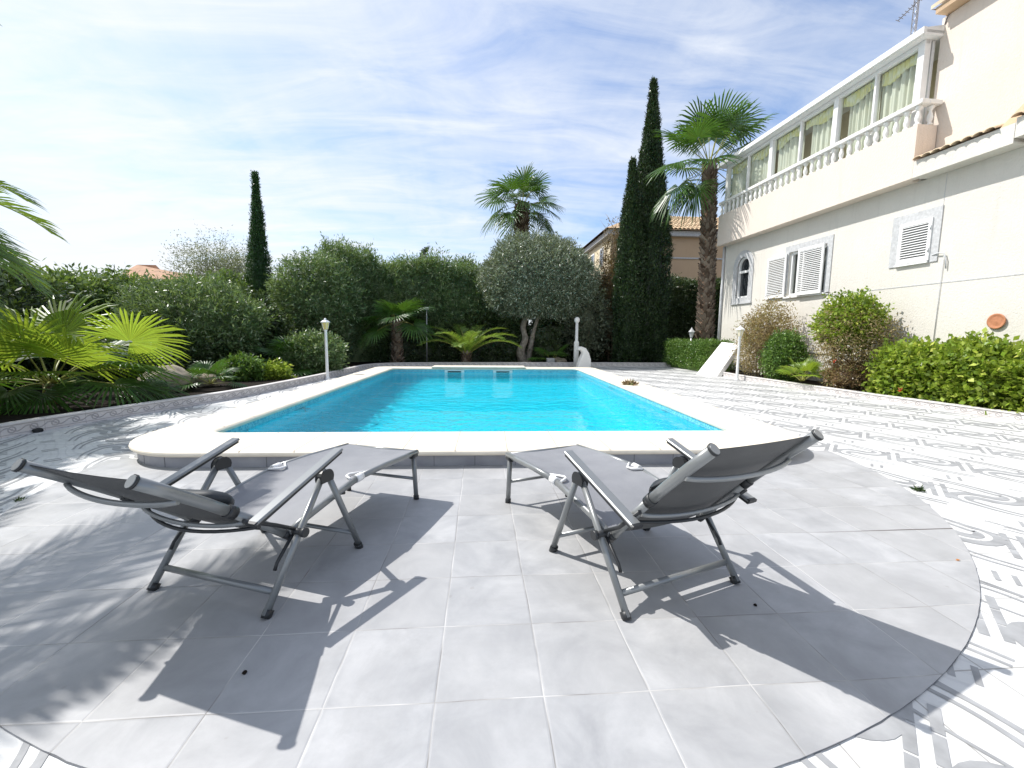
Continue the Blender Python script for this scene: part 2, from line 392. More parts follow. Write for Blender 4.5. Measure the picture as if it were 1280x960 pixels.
def leaves(P, D, length, width, jl=.35, droop=0.):
    """leaf quads at P pointing along D; numpy arrays"""
    n = len(P); D = unit(D)
    L = length*(1+jl*rng.uniform(-1, 1, n))[:, None]; W = width*(1+jl*rng.uniform(-1, 1, n))[:, None]
    S = unit(np.cross(D, rng.normal(size=(n, 3)))); N = np.cross(S, D)
    mid = P + D*L*.5 + N*W*.25
    tip = P + D*L; tip[:, 2] -= droop*L[:, 0]
    return np.stack([P, mid+S*W*.5-N*W*.2, tip, mid-S*W*.5-N*W*.2], axis=1)

def twigs(P, N, k, spread, tlen, llen, lwid, up=.3, jl=.35, along=.6):
    """k leaves on each twig; twig starts at P and runs along outward N"""
    n = len(P)
    T = unit(unit(N) + rng.normal(scale=.45, size=(n, 3)) + np.array([0, 0, up]))
    TL = tlen*(1+.5*rng.uniform(-1, 1, (n, 1)))
    out = []
    for i in range(k):
        s_ = (i+rng.uniform(0, 1, (n, 1)))/k
        pt = P + T*TL*s_ + rng.normal(scale=spread, size=(n, 3))
        d = unit(T*along + rng.normal(scale=.6, size=(n, 3)))
        out.append(leaves(pt, d, llen, lwid, jl))
    return np.concatenate(out)

def blob_points(n, c, r, lump=.22, freq=1.3, shell=.25, seed=0, zmin=None, squash=1.):
    """points on a lumpy ellipsoid shell, and outward normals"""
    d = unit(rng.normal(size=(n, 3)))
    rr = np.array([1+lump*mnoise.noise(Vector(q*freq+seed*9.7)) + lump*.6*mnoise.noise(Vector(q*freq*2.7+seed*3.1+5)) for q in d])
    dep = 1-shell*rng.uniform(0, 1, n)**1.6
    P = np.array(c) + d*np.array(r)*(rr*dep)[:, None]
    N = unit(d/np.array(r))
    if zmin is not None:
        k = P[:, 2] > zmin; P, N = P[k], N[k]
    return P, N

def wall_points(n, path, z0, z1f, thick, lump=.35, shell=.35, seed=0):
    """points over the faces and top of a hedge that follows a polyline; z1f(s) height; returns P,N"""
    path = np.array(path, float); seg = np.diff(path, axis=0); L = np.linalg.norm(seg, axis=1); cum = np.concatenate([[0], np.cumsum(L)])
    s = rng.uniform(0, cum[-1], n); i = np.clip(np.searchsorted(cum, s)-1, 0, len(seg)-1)
    tdir = seg[i]/L[i][:, None]; base = path[i]+tdir*(s-cum[i])[:, None]
    nor = np.stack([tdir[:, 1], -tdir[:, 0]], 1)
    H = np.array([z1f(q/cum[-1]) for q in s])
    per = 2*(H-z0)+thick; u = rng.uniform(0, 1, n)*per
    side = u < (H-z0); top = (u >= (H-z0)) & (u < (H-z0)+thick)
    lat = np.where(side, thick/2, np.where(top, (u-(H-z0))-thick/2, -thick/2))
    z = np.where(side, z0+u, np.where(top, H, z0+(u-(H-z0)-thick)))
    N = np.stack([nor[:, 0]*np.sign(lat)*(~top), nor[:, 1]*np.sign(lat)*(~top), top*1.], 1)
    P = np.stack([base[:, 0]+nor[:, 0]*lat, base[:, 1]+nor[:, 1]*lat, z], 1)
    dis = np.array([lump*mnoise.noise(Vector(q*.9+seed)) + lump*.5*mnoise.noise(Vector(q*2.3+seed)) for q in P])
    dis -= shell*rng.uniform(0, 1, n)**1.8
    return P+N*dis[:, None], N

# ------------------------------------------------------------------ sky and sun
SUN = Vector((-.570, .238, .786)).normalized()
EL = math.asin(SUN.z); AZ = math.atan2(SUN.x, SUN.y)
w = bpy.data.worlds.new('World'); sc.world = w; w.use_nodes = True
t = NT.__new__(NT); t.t = w.node_tree; t.t.nodes.clear(); t.out = t.n('ShaderNodeOutputWorld')
sky = t.n('ShaderNodeTexSky', sky_type='NISHITA'); sky.sun_disc = False
sky.sun_elevation = EL; sky.sun_rotation = AZ; sky.altitude = 20; sky.air_density = 1.; sky.dust_density = 1.2; sky.ozone_density = 1.5
v = t.n('ShaderNodeTexCoord').outputs['Generated']; sx = t.n('ShaderNodeSeparateXYZ'); t.l(v, sx.inputs[0])
den = t.m('ADD', t.m('MAXIMUM', sx.outputs[2], 0.), .16)
cb = t.n('ShaderNodeCombineXYZ'); t.put(cb.inputs[0], t.m('DIVIDE', sx.outputs[0], den)); t.put(cb.inputs[1], t.m('DIVIDE', sx.outputs[1], den))
mp = t.n('ShaderNodeMapping'); t.l(cb.outputs[0], mp.inputs[0]); mp.inputs['Rotation'].default_value = (0, 0, R(14)); mp.inputs['Scale'].default_value = (.55, 1.7, 1)
a1 = t.noise(mp.outputs[0], .75, 8, .60, .5); a2 = t.noise(mp.outputs[0], 3.4, 8, .62, .8)
mp2 = t.n('ShaderNodeMapping'); t.l(cb.outputs[0], mp2.inputs[0]); mp2.inputs['Rotation'].default_value = (0, 0, R(-38)); mp2.inputs['Scale'].default_value = (1.4, .5, 1)
a3 = t.noise(mp2.outputs[0], 1.5, 7, .6, .5)
side = t.ramp(sx.outputs[0], -.65, .60, .13, -.06)
low = t.ramp(sx.outputs[2], .0, .16, .10, 0.)
d_ = t.m('ADD', t.m('ADD', t.m('ADD', t.m('MULTIPLY', a1, .45), t.m('MULTIPLY', a2, .42)), t.m('MULTIPLY', a3, .25)), t.m('ADD', side, low))
mask = t.ramp(d_, .42, .75, .05, .97)
bg = t.mix(mask, t.mix(1., sky.outputs[0], (1.10, 1.28, 1.50), 'MULTIPLY'), (6.9, 7.15, 7.5))
b = t.n('ShaderNodeBackground'); t.l(bg, b.inputs[0]); b.inputs[1].default_value = .098
t.l(b.outputs[0], t.out.inputs[0])

L = bpy.data.lights.new('sun', 'SUN'); L.energy = 3.9; L.angle = R(.53); L.color = (1., .965, .92); L.cycles.is_caustics_light = True
lo = bpy.data.objects.new('sun', L); col.objects.link(lo); lo.rotation_euler = SUN.to_track_quat('Z', 'Y').to_euler()
sc.view_settings.view_transform = 'Standard'; sc.view_settings.look = 'None'; sc.view_settings.gamma = 1; sc.view_settings.use_curve_mapping = False
sc.view_settings.exposure = .55
sc.cycles.use_denoising = True; sc.cycles.max_bounces = 8; sc.cycles.diffuse_bounces = 3; sc.cycles.glossy_bounces = 4
sc.cycles.transparent_max_bounces = 12; sc.cycles.transmission_bounces = 6; sc.cycles.sample_clamp_indirect = 6; sc.cycles.sample_clamp_direct = 0

# ------------------------------------------------------------------ pool frame
PR = R(-1.2)
pool = empty('swimming_pool', (0, 4.67, 0), PR, label='rectangular swimming pool with cream stone coping raised on a grey tiled plinth', cat='pool')
PM = Matrix.Translation((0, 4.67, 0)) @ Matrix.Rotation(PR, 4, 'Z')
IX, IY = 2.945, 8.9        # inner half width, inner length
OF, OB, OX = .78, .55, .63  # coping widths: front, back, sides

def rrect(x0, y0, x1, y1, rf, rb, n=14):
    """ccw outline, corner radius rf at y0 and rb at y1"""
    out = []
    for cx, cy, r, a0 in ((x1-rf, y0+rf, rf, -90), (x1-rb, y1-rb, rb, 0), (x0+rb, y1-rb, rb, 90), (x0+rf, y0+rf, rf, 180)):
        for k in range(n+1):
            a = R(a0+90*k/n); out.append((cx+r*cos(a), cy+r*sin(a)))
    return out
def ring(mb, A, B, za, zb, mi=0, sm=False):
    n = len(A); V = [(x, y, za) for x, y in A]+[(x, y, zb) for x, y in B]
    mb.add(V, [(i, (i+1) % n, n+(i+1) % n, n+i) for i in range(n)], mi, sm)
def off_rr(d): return rrect(-IX-OX-d, -OF-d, IX+OX+d, IY+OB+d, .86+d, .35+d)
def in_rr(d): return rrect(-IX+d, d, IX-d, IY-d, .17-d*.9, .17-d*.9)
mb = MB()
prof = [(off_rr(-.03), .115), (off_rr(0), .118), (off_rr(.013), .132), (off_rr(.015), .145), (off_rr(.010), .158), (off_rr(-.005), .166), (off_rr(-.03), .17)]
for (A, za), (B, zb) in zip(prof[:-1], prof[1:]): ring(mb, A, B, za, zb, sm=True)
ring(mb, off_rr(-.03), in_rr(-.02), .17, .17)
ring(mb, in_rr(-.02), in_rr(0), .17, .16, sm=True); ring(mb, in_rr(0), in_rr(.015), .16, .145, sm=True); ring(mb, in_rr(.015), in_rr(.012), .145, .115, sm=True)
ring(mb, in_rr(.012), in_rr(-.02), .115, .115)
# joints between the coping stones
for k in range(1, 12):
    x = -IX-OX+.9+k*.49
    if x < IX+OX-.9: mb.box((x-.004, -OF-.008, .1695), (x+.004, -.002, .1708), 1)
for k in range(0, 14):
    y = .3+k*.62
    for s in (-1, 1): mb.box((s*(IX+.01), y-.004, .1695), (s*(IX+OX+.0), y+.004, .1708), 1)
mb.build('coping', [M['coping'], simple('coping_joint', (.40, .35, .29), .8)], pool)
mb = MB(); A = off_rr(-.045); ring(mb, A, A, -.02, .117); xs = [-2.35+k*.385 for k in range(14)]
for x in xs: mb.box((x-.003, -OF+.045-.0015, .0), (x+.003, -OF+.06, .114), 1)
for s in (-1, 1):
    for a in (12, 32, 52, 72):
        r = .86-.045; cx, cy = s*(IX+OX-.86), -OF+.86; aa = R(-90+s*a)
        Mx = Matrix.Translation((cx+cos(aa)*r, cy+sin(aa)*r, 0)) @ Matrix.Rotation(aa, 4, 'Z'); mb.box((-.01, -.003, 0), (.0015, .003, .114), 1, M4=Mx)
    for k in range(18): mb.box((s*(IX+OX-.045-.01), .4+k*.45, 0), (s*(IX+OX-.045+.0015), .406+k*.45, .114), 1)
mb.build('plinth', [M['plinth'], M['plinth_joint']], pool)
mb = MB(); A = in_rr(.0); D = -1.35
ring(mb, A[::-1], A[::-1], .116, D); mb.f.append(tuple(range(len(mb.v)))[len(A):]); mb.mi.append(0); mb.sm.append(False)
basin = mb.build('basin', M['pool'], pool); basin.cycles.is_caustics_receiver = True
# skimmer mouths in the far wall, and the slightly raised stones behind them
for x in (-1.02, .52):
    mb = MB(); yb = IY-.012
    mb.box((x-.31, yb-.03, -.055), (x-.22, yb, .10)); mb.box((x+.22, yb-.03, -.055), (x+.31, yb, .10)); mb.box((x-.22, yb-.03, .075), (x+.22, yb, .10))
    mb.box((x-.31, yb-.03, -.10), (x+.31, yb, -.055))
    sk = mb.build('skimmer', M['white_paint'], pool)
    mb = MB(); mb.box((x-.20, yb-.022, -.01), (x+.20, yb-.004, .066)); mb.build('skimmer_mouth', M['dark'], sk)
mb = MB(); mb.box((-1.75, IY-.02, .1715), (1.25, IY+OB+.12, .205)); mb.build('skimmer_cover_stone', M['coping'], pool, bevel=.012)

mb = MB(); A = in_rr(-.0)
nx, ny = 60, 90
mb.grid(lambda u, v: (-IX+.002+u*(2*IX-.004), .002+v*(IY-.004), 0), nx, ny, sm=True)
water = mb.build('water', M['water'], None, kind='structure'); water.matrix_world = PM @ Matrix.Translation((0, 0, .045))
water.cycles.is_caustics_caster = True

# ------------------------------------------------------------------ ground and paving
def holed(name, z, ext, mtl, hx, hy0, hy1):
    hole = [PM @ Vector(q) for q in ((-hx, hy0, 0), (hx, hy0, 0), (hx, hy1, 0), (-hx, hy1, 0))]
    x0, y0, x1, y1 = ext; O_ = [(x0, y0, z), (x1, y0, z), (x1, y1, z), (x0, y1, z)]
    mb = MB(); V = O_ + [(q.x, q.y, z) for q in hole]
    mb.add(V, [(i, (i+1) % 4, 4+(i+1) % 4, 4+i) for i in range(4)]); return mb.build(name, mtl, kind='structure')
holed('ground', -.03, (-700, -500, 700, 1200), M['ground'], IX+.2, -.25, IY+.2)
holed('patio', 0., (-7.2, -7, 10.5, 20.5), M['patio'], IX+.2, -.25, IY+.2)

# grey wave inlays in the white paving
mb = MB()
e1 = Vector((1, 1, 0)).normalized()*1.054; ev = Vector((1, -1, 0)).normalized()
A1 = e1 - ev*.2635; A2 = ev*.527
org = Vector((3.96, 2.92, 0))
RK = [0]
def ribbon(pts, ws, z=.0008):
    RK[0] = (RK[0]+1) % 46; z = z+RK[0]*.00004
    V = []
    for i, p_ in enumerate(pts):
        d = (pts[min(i+1, len(pts)-1)]-pts[max(i-1, 0)]); d.z = 0; d.normalize(); n_ = Vector((-d.y, d.x, 0)); w_ = ws[i] if isinstance(ws, list) else ws
        for s in (-.5, .5): q = p_+n_*w_*s; V.append((q.x, q.y, z))
    mb.add(V, [(2*i, 2*i+1, 2*i+3, 2*i+2) for i in range(len(pts)-1)])
def motif(c):
    X = Vector((.36, -.93, 0)).normalized(); Y = Vector((.93, .36, 0)).normalized()
    def Wd(x, y): return c+X*x+Y*y
    r = .108; C_ = []; K_ = []
    for k in range(10): u = k/9; C_.append((-.40+.40*u, 2*r+.02*sin(u*4))); K_.append(.25*u*u)
    for k in range(1, 15): a = R(90-180*k/14); C_.append((r*cos(a), r+r*sin(a))); K_.append(.25+.75*sin(pi/2*k/14))
    for k in range(1, 15): a = R(90+180*k/14); C_.append((r*cos(a), -r+r*sin(a))); K_.append(.25+.75*cos(pi/2*k/14))
    for k in range(1, 10): u = k/9; C_.append((.40*u, -2*r-.02*sin(u*4))); K_.append(.25*(1-u)**2)
    for sg in (-1, 1):
        pts = []
        for i, (x, y) in enumerate(C_):
            x0, y0 = C_[max(i-1, 0)]; x1, y1 = C_[min(i+1, len(C_)-1)]; L_ = math.hypot(x1-x0, y1-y0)
            o_ = sg*(.026+.026*K_[i]); pts.append(Wd(x-(y1-y0)/L_*o_, y+(x1-x0)/L_*o_))
        ribbon(pts, [.019+.050*k_ for k_ in K_])
    # straight double bars between the swirls
    U = Vector((.70, .72, 0)).normalized(); W_ = Vector((.72, -.70, 0)).normalized(); cc = c+A2*.5+U*.03
    for o_ in (-.036, .036):
        for k in range(3):
            a = cc+W_*o_+U*(-.21+k*.142); ribbon([a, a+U*.132], .034)
    cc = c+A1*.5
    for o_ in (-.03, .03): ribbon([cc+W_*o_*1.2-U*.06, cc+W_*o_*1.2+U*.06], .022)
    for o_ in (.262,): ribbon([Wd(-.50+.143*k, o_+.012*sin(k*1.1)) for k in range(8)], .016)
for i in range(-14, 20):
    for j in range(-32, 40):
        c = org+A1*i+A2*j
        if -6 < c.x < 8.6 and -1.2 < c.y < 17.3:
            lp = PM.inverted() @ c
            if abs(lp.x) < IX+OX-.5 and -OF+.5 < lp.y < IY+OB-.4: continue
            if (c.x-.12)**2+(c.y-4.78)**2 < 2.8**2: continue
            motif(c)
# keep the inlay clear of the pool hole
mb.build('paving_inlay', M['pattern'], kind='structure')

# round grey terrace in front of the pool
DC = (.10, 4.60); rx, ry = 3.72, 3.64
mb = MB(); n = 220
hole = [PM @ Vector(q) for q in ((-IX-.3, -.3, 0), (IX+.3, -.3, 0))]
pts = []
for k in range(n+1):
    a = pi+pi*k/n; rr_ = 1+.0008*mnoise.noise(Vector((k*.9, 3, 1)))
    y_ = DC[1]+ry*sin(a)*rr_
    pts.append((DC[0]+rx*cos(a)*rr_, y_))
pts = [q for q in pts if q[1] < 4.3]
mb.prism(pts, -.01, .0075); mb.build('terrace', M['disc'], kind='structure')
mb = MB(); ribV = []
for i, q in enumerate(pts):
    d = Vector((q[0]-DC[0], q[1]-DC[1], 0)).normalized(); w_ = max(.0006, .0012+.005*mnoise.noise(Vector((i*.8, 0, 0))))
    ribV += [(q[0], q[1], .0046), (q[0]+d.x*w_, q[1]+d.y*w_, .0046)]
mb.add(ribV, [(2*i, 2*i+1, 2*i+3, 2*i+2) for i in range(len(pts)-1)]); mb.build('terrace_edge_joint', M['plinth_joint'], kind='structure')

# kerbs round the beds
def smooth_path(P, n=6):
    P = [Vector((*q, 0)) for q in P]; out = []
    for i in range(len(P)-1):
        p0, p1, p2, p3 = P[max(i-1, 0)], P[i], P[i+1], P[min(i+2, len(P)-1)]
        for k in range(n):
            u = k/n; out.append(.5*((2*p1)+(p2-p0)*u+(2*p0-5*p1+4*p2-p3)*u*u+(3*p1-p0-3*p2+p3)*u**3))
    out.append(P[-1]); return out
def kerb(path, h, name='kerb', wdt=.11, n=6):
    P = smooth_path(path, n); V = []; uv = []; s = 0
    for i, q in enumerate(P):
        if i: s += (q-P[i-1]).length
        d = (P[min(i+1, len(P)-1)]-P[max(i-1, 0)]).normalized(); L_ = Vector((-d.y, d.x, 0))
        for o_, z, v_ in ((0, -.02, -.1), (.0, h-.02, .96), (-.012, h-.02, .975), (-.012, h-.006, 1.0), (-.004, h, 1.1), (wdt, h, 1.6), (wdt, -.02, 2.)):
            a = q+L_*o_; V.append((a.x, a.y, z)); uv.append((s, v_))
    k = 7; F = [(i*k+j, (i+1)*k+j, (i+1)*k+j+1, i*k+j+1) for i in range(len(P)-1) for j in range(k-1)]
    mb = MB(); mb.add(V, F); o = mb.build(name, M['kerb'], kind='structure')
    ul = o.data.uv_layers.new(name='UVMap')
    for lp in o.data.loops: ul.data[lp.index].uv = uv[lp.vertex_index]
    return P
KL = kerb([(-5.2, -4), (-5.45, 1), (-5.55, 3.6), (-5.55, 5.2), (-5.33, 6.2), (-4.95, 7.3), (-4.62, 8.4), (-4.42, 9.7), (-4.22, 11.6), (-4.1, 13.8), (-3.95, 15.3), (-3.3, 16.1), (-2., 16.4), (0, 16.55), (3.8, 16.66), (7.6, 16.6), (9.5, 16.4)], .158)
KR = kerb([(8.9, 17.6), (8.02, 17.35), (7.93, 16.6), (7.90, 14.9), (7.62, 13.3), (7.50, 12.2), (7.50, 11.2), (7.62, 9.5), (7.72, 8.2), (7.92, 6.8), (8.1, 5.6), (8.35, 3.5), (8.55, 0), (8.6, -4)], .135)
def bed(P, ext, z, name):
    n = len(P); mb = MB(); V = [(q.x, q.y, z) for q in P]+[(a, b, z) for a, b in ext]
    mb.f.append(tuple(range(len(V)))); mb.v = V; mb.mi.append(0); mb.sm.append(False)
    return mb.build(name, M['soil'], kind='structure')
def inset(P, d):
    out = []
    for i, q in enumerate(P):
        t_ = (P[min(i+1, len(P)-1)]-P[max(i-1, 0)]).normalized(); out.append(q+Vector((-t_.y, t_.x, 0))*d)
    return out
bed(inset(KL, .06), [(9.5, 40), (-40, 40), (-40, -4)], .07, 'planting_bed')
bed(inset(KR, .06), [(12, -4), (12, 17.6)], .06, 'planting_bed')
bpy.data.objects['planting_bed'].data.flip_normals() if False else None

# ------------------------------------------------------------------ house on the right
TH = R(2.)
HO = Vector((9.0, 15.3, 0))
house = empty('house', HO, math.atan2(-cos(TH), sin(TH)), label='two-storey cream and peach house with a glazed balcony behind white balusters', cat='house')
def Q(s, n, z): return (s, -n, z)
def hbox(mb, s0, s1, n0, n1, z0, z1, mi=0): mb.box(Q(s0, n0, z0), Q(s1, n1, z1), mi)
# lower wall with window openings
ops = [(.60, 1.30, 2.55, 4.02), (3.06, 4.38, 2.45, 3.70)]
mb = MB(); S0, S1 = -.25, 16.
cuts = sorted({S0, S1, *[o[0] for o in ops], *[o[1] for o in ops]})
for a, b in zip(cuts[:-1], cuts[1:]):
    o = [q for q in ops if q[0] <= a and q[1] >= b]
    if o: hbox(mb, a, b, -.22, 0, -.05, o[0][2]); hbox(mb, a, b, -.22, 0, o[0][3], 4.515)
    else: hbox(mb, a, b, -.22, 0, -.05, 4.515)
hbox(mb, S0, -.03, -7, -.22, -.05, 4.515); hbox(mb, 15.8, S1, -7, -.22, -.05, 4.515)
mb.build('wall', M['stucco_low'], house)
mb = MB(); hbox(mb, S0+.3, S1-.3, -1.5, -1.45, 0, 4.5); mb.build('inner_wall', M['room'], house)
mb = MB(); hbox(mb, S0, 6.6, -7, -.0, 4.517, 4.60); hbox(mb, 6.6, S1, -7, -.125, 4.517, 4.6); mb.build('floor_slab', M['stucco_low'], house)
# render joints: a line along the wall and two upright ones, with a loose cable
mb = MB(); hbox(mb, 4.6, 16, .001, .006, 2.345, 2.362); hbox(mb, 7.22, 7.232, .001, .006, .3, 2.83); hbox(mb, 7.10, 7.108, .001, .005, 3.9, 4.50)
mb.build('render_joint', M['stone_trim'], house)
mb = MB(); mb.tube([Q(7.02, .02, 2.93), Q(7.15, .05, 2.95), Q(7.26, .05, 2.93), Q(7.30, .04, 2.80), Q(7.31, .03, 2.62)], .012, 6)
mb.tube([Q(7.24, .02, 2.9), Q(7.24, .015, 2.2), Q(7.235, .015, 1.2)], .005, 5); mb.build('cable', M['pipe'], house)
mb = MB(); mb.tube([Q(-.17, .05, .1), Q(-.17, .05, 4.5)], .045, 10); mb.build('downpipe', M['pipe'], house)
mb = MB(); hbox(mb, 2.5, 6.4, 0, .06, .0, .80); hbox(mb, 2.5, 6.4, .0, .09, .80, .835); mb.build('wall_base', M['stucco_low'], house)
# clay plate on the wall
mb = MB(); mb.lathe([(.0, .0), (.10, .0), (.135, .02), (.14, .035), (.125, .04), (.10, .022), (.075, .024), (.0, .03)], n=24)
o = mb.build('wall_plate', M['terracotta'], None, label='round terracotta plate hung on the cream house wall', cat='plate')
o.matrix_world = Matrix.Translation(HO) @ Matrix.Rotation(house.rotation_euler.z, 4, 'Z') @ Matrix.Translation(Q(8.25, .005, 1.555)) @ Matrix.Rotation(R(90), 4, 'X')

# arched window
def arch(c, r, z0, zs, n=16):
    return [(c-r, z0), (c+r, z0)]+[(c+r*cos(pi*k/n), zs+r*1.05*sin(pi*k/n)) for k in range(n+1)]
def arch_ring(mb, A, B, n0, n1):
    """frame between two outlines of equal count, extruded along n"""
    k = len(A)
    for P_, nn, fl in ((n1, n1, 0),):
        V = [Q(a[0], n1, a[1]) for a in A]+[Q(b[0], n1, b[1]) for b in B]; mb.add(V, [(i, (i+1) % k, k+(i+1) % k, k+i) for i in range(k)])
    for S_ in (A, B):
        V = [Q(a[0], n0, a[1]) for a in S_]+[Q(a[0], n1, a[1]) for a in S_]; mb.add(V, [(i, (i+1) % k, k+(i+1) % k, k+i) for i in range(k)])
win = empty('window'); win.parent = house
mb = MB(); arch_ring(mb, arch(.95, .53, 2.40, 3.62), arch(.95, .32, 2.57, 3.62), -.01, .025); mb.build('surround', M['stone_trim'], win)
mb = MB(); arch_ring(mb, arch(.95, .335, 2.56, 3.62), arch(.95, .265, 2.63, 3.62), -.16, -.04); hbox(mb, .68, 1.22, -.15, -.045, 3.42, 3.50); mb.build('frame', M['white_paint'], win)
mb = MB(); A_ = arch(.95, .30, 2.6, 3.62); mb.add([Q(a[0], -.10, a[1]) for a in A_], [tuple(range(len(A_)))]); mb.build('pane', M['dark_glass'], win)
mb = MB(); hbox(mb, .40, 1.5, .0, .05, 2.36, 2.41); mb.build('sill', M['stone_trim'], win)

def shutter(par, M4, wd, ht, name='shutter'):
    mb = MB(); f = .065
    mb.box((0, 0, 0), (f, .035, ht), M4=M4); mb.box((wd-f, 0, 0), (wd, .035, ht), M4=M4)
    mb.box((f, 0, 0), (wd-f, .035, f*1.2), M4=M4); mb.box((f, 0, ht-f*1.2), (wd-f, .035, ht), M4=M4)
    k = int((ht-.16)/.048)
    for i in range(k):
        z = f*1.2+.02+(ht-2*f*1.2-.03)*i/(k-1); Mx = M4 @ Matrix.Translation((0, .018, z)) @ Matrix.Rotation(R(38), 4, 'X')
        mb.box((f, -.028, -.004), (wd-f, .028, .004), M4=Mx)
    return mb.build(name, M['white_paint'], par)
def HM(s, n, z, rz=0): return Matrix.Translation(Q(s, n, z)) @ Matrix.Rotation(rz, 4, 'Z')
win = empty('window'); win.parent = house
mb = MB(); a, b_, c_, d_ = 2.90, 4.56, 2.37, 3.90
hbox(mb, a, b_, -.005, .022, 3.71, d_); hbox(mb, 4.39, b_, -.005, .022, c_, 3.71); hbox(mb, a, 3.05, -.005, .022, c_, 3.71)
mb.build('surround', M['stone_trim'], win)
mb = MB()
for q in ((3.06, 3.12, 2.45, 3.70), (4.32, 4.38, 2.45, 3.70), (3.12, 4.32, 3.64, 3.70), (3.12, 4.32, 2.45, 2.51), (3.50, 3.55, 2.51, 3.64)): hbox(mb, q[0], q[1], -.14, -.05, q[2], q[3])
mb.build('frame', M['white_paint'], win)
mb = MB(); mb.grid(lambda u, v: Q(3.1+u*1.25, -.20+.025*sin(u*70), 2.5+v*1.18), 90, 1); mb.build('curtain', M['grey_curtain'], win)
mb = MB(); mb.add([Q(3.12, -.10, 2.51), Q(4.32, -.10, 2.51), Q(4.32, -.10, 3.64), Q(3.12, -.10, 3.64)], [(3, 2, 1, 0)]); mb.build('pane', M['glass'], win)
mb = MB(); hbox(mb, 3.0, 4.45, .0, .07, 2.38, 2.43); mb.build('sill', M['white_paint'], win)
shutter(win, HM(2.22, .075, 2.42), .80, 1.26)
shutter(win, HM(3.53, .13, 2.42, R(1)), .86, 1.30)
for s_ in (2.55, 4.62):
    mb = MB(); mb.tube([Q(s_, .02, 2.40), Q(s_, .16, 2.40), Q(s_+.1, .18, 2.41)], .012, 6); mb.build('shutter_stay', M['gutter'], win)
win = empty('window'); win.parent = house
mb = MB()
hbox(mb, 6.12, 7.12, -.005, .022, 3.69, 3.89); hbox(mb, 6.12, 6.31, -.005, .022, 2.80, 3.69); hbox(mb, 6.97, 7.12, -.005, .022, 2.80, 3.69)
mb.build('surround', M['stone_trim'], win)
shutter(win, HM(6.31, .05, 2.84), .66, .86)
mb = MB(); hbox(mb, 6.31, 6.97, .001, .012, 2.84, 3.69); mb.build('shutter_backing', M['grey_curtain'], win)
mb = MB(); hbox(mb, 6.28, 6.96, .0, .06, 2.795, 2.83); mb.build('sill', M['white_paint'], win)
for z in (3.05, 3.5):
    mb = MB(); mb.tube([Q(6.955, .055, z-.04), Q(6.955, .055, z+.04)], .013, 6); mb.build('hinge', M['pipe'], win)

# balcony
mb = MB(); hbox(mb, -.16, 6.72, .20, .35, 4.517, 5.575); hbox(mb, 6.57, 6.72, -.1, .20, 4.602, 5.575); hbox(mb, -.16, -.01, -.1, .20, 4.602, 5.575); hbox(mb, -.01, 6.57, 0.002, .20, 4.519, 4.60)
mb.build('balcony_parapet', M['stucco_peach'], house)
mb = MB(); hbox(mb, -.20, 6.78, .19, .37, 5.955, 6.045); hbox(mb, 6.60, 6.78, -.1, .19, 5.957, 6.043); mb.build('balcony_handrail', M['white_plaster'], house, bevel=.015)
bp = [(.07, 0), (.07, .035), (.045, .045), (.040, .07), (.062, .12), (.066, .16), (.050, .22), (.034, .27), (.034, .295), (.052, .305), (.052, .325), (.07, .335), (.07, .38)]
bal0 = None
for k in range(31):
    s_ = -.09+k*.2245
    if bal0 is None:
        mb = MB(); mb.lathe([(r_*.86, z_) for r_, z_ in bp], n=12); bal0 = mb.build('baluster', M['white_plaster'], house); bal0.location = Q(s_, .28, 5.575)
    else:
        o = bal0.copy(); col.objects.link(o); o.parent = house; o.location = Q(s_, .28, 5.575)
o = bal0.copy(); col.objects.link(o); o.parent = house; o.location = Q(6.68, .05, 5.575)

# glazed enclosure above the balcony wall
mb = MB(); G0, G1 = .02, .12
for a, b_ in ((-.20, -.08), (2.00, 2.14), (4.32, 4.46), (6.36, 6.50)): hbox(mb, a, b_, G0-.02, G1+.02, 5.58, 7.32)
for a in (.93, 3.19, 5.40): hbox(mb, a, a+.055, G0, G1, 5.62, 7.30)
hbox(mb, -.20, 6.50, G0, G1, 5.58, 5.66); hbox(mb, -.20, 6.50, G0, G1+.01, 7.24, 7.325)
hbox(mb, 6.36, 6.48, -.12, -.06, 5.58, 7.32)
mb.build('balcony_frame', M['white_paint'], house, bevel=.006, segs=1)
mb = MB(); hbox(mb, -.42, 6.62, -.3, .30, 7.326, 7.37); hbox(mb, -.44, 6.64, .28, .36, 7.335, 7.455); hbox(mb, -.42, 6.62, -.3, .26, 7.37, 7.42)
mb.add([Q(-.42, .30, 7.455), Q(6.62, .30, 7.455), Q(6.62, -3, 8.05), Q(-.42, -3, 8.05), Q(-.42, .30, 7.37), Q(6.62, .30, 7.37), Q(6.62, -3, 7.37), Q(-.42, -3, 7.37)], [(0, 1, 2, 3), (4, 7, 6, 5), (1, 5, 6, 2), (0, 3, 7, 4)])
mb.build('balcony_roof', M['white_paint'], house)
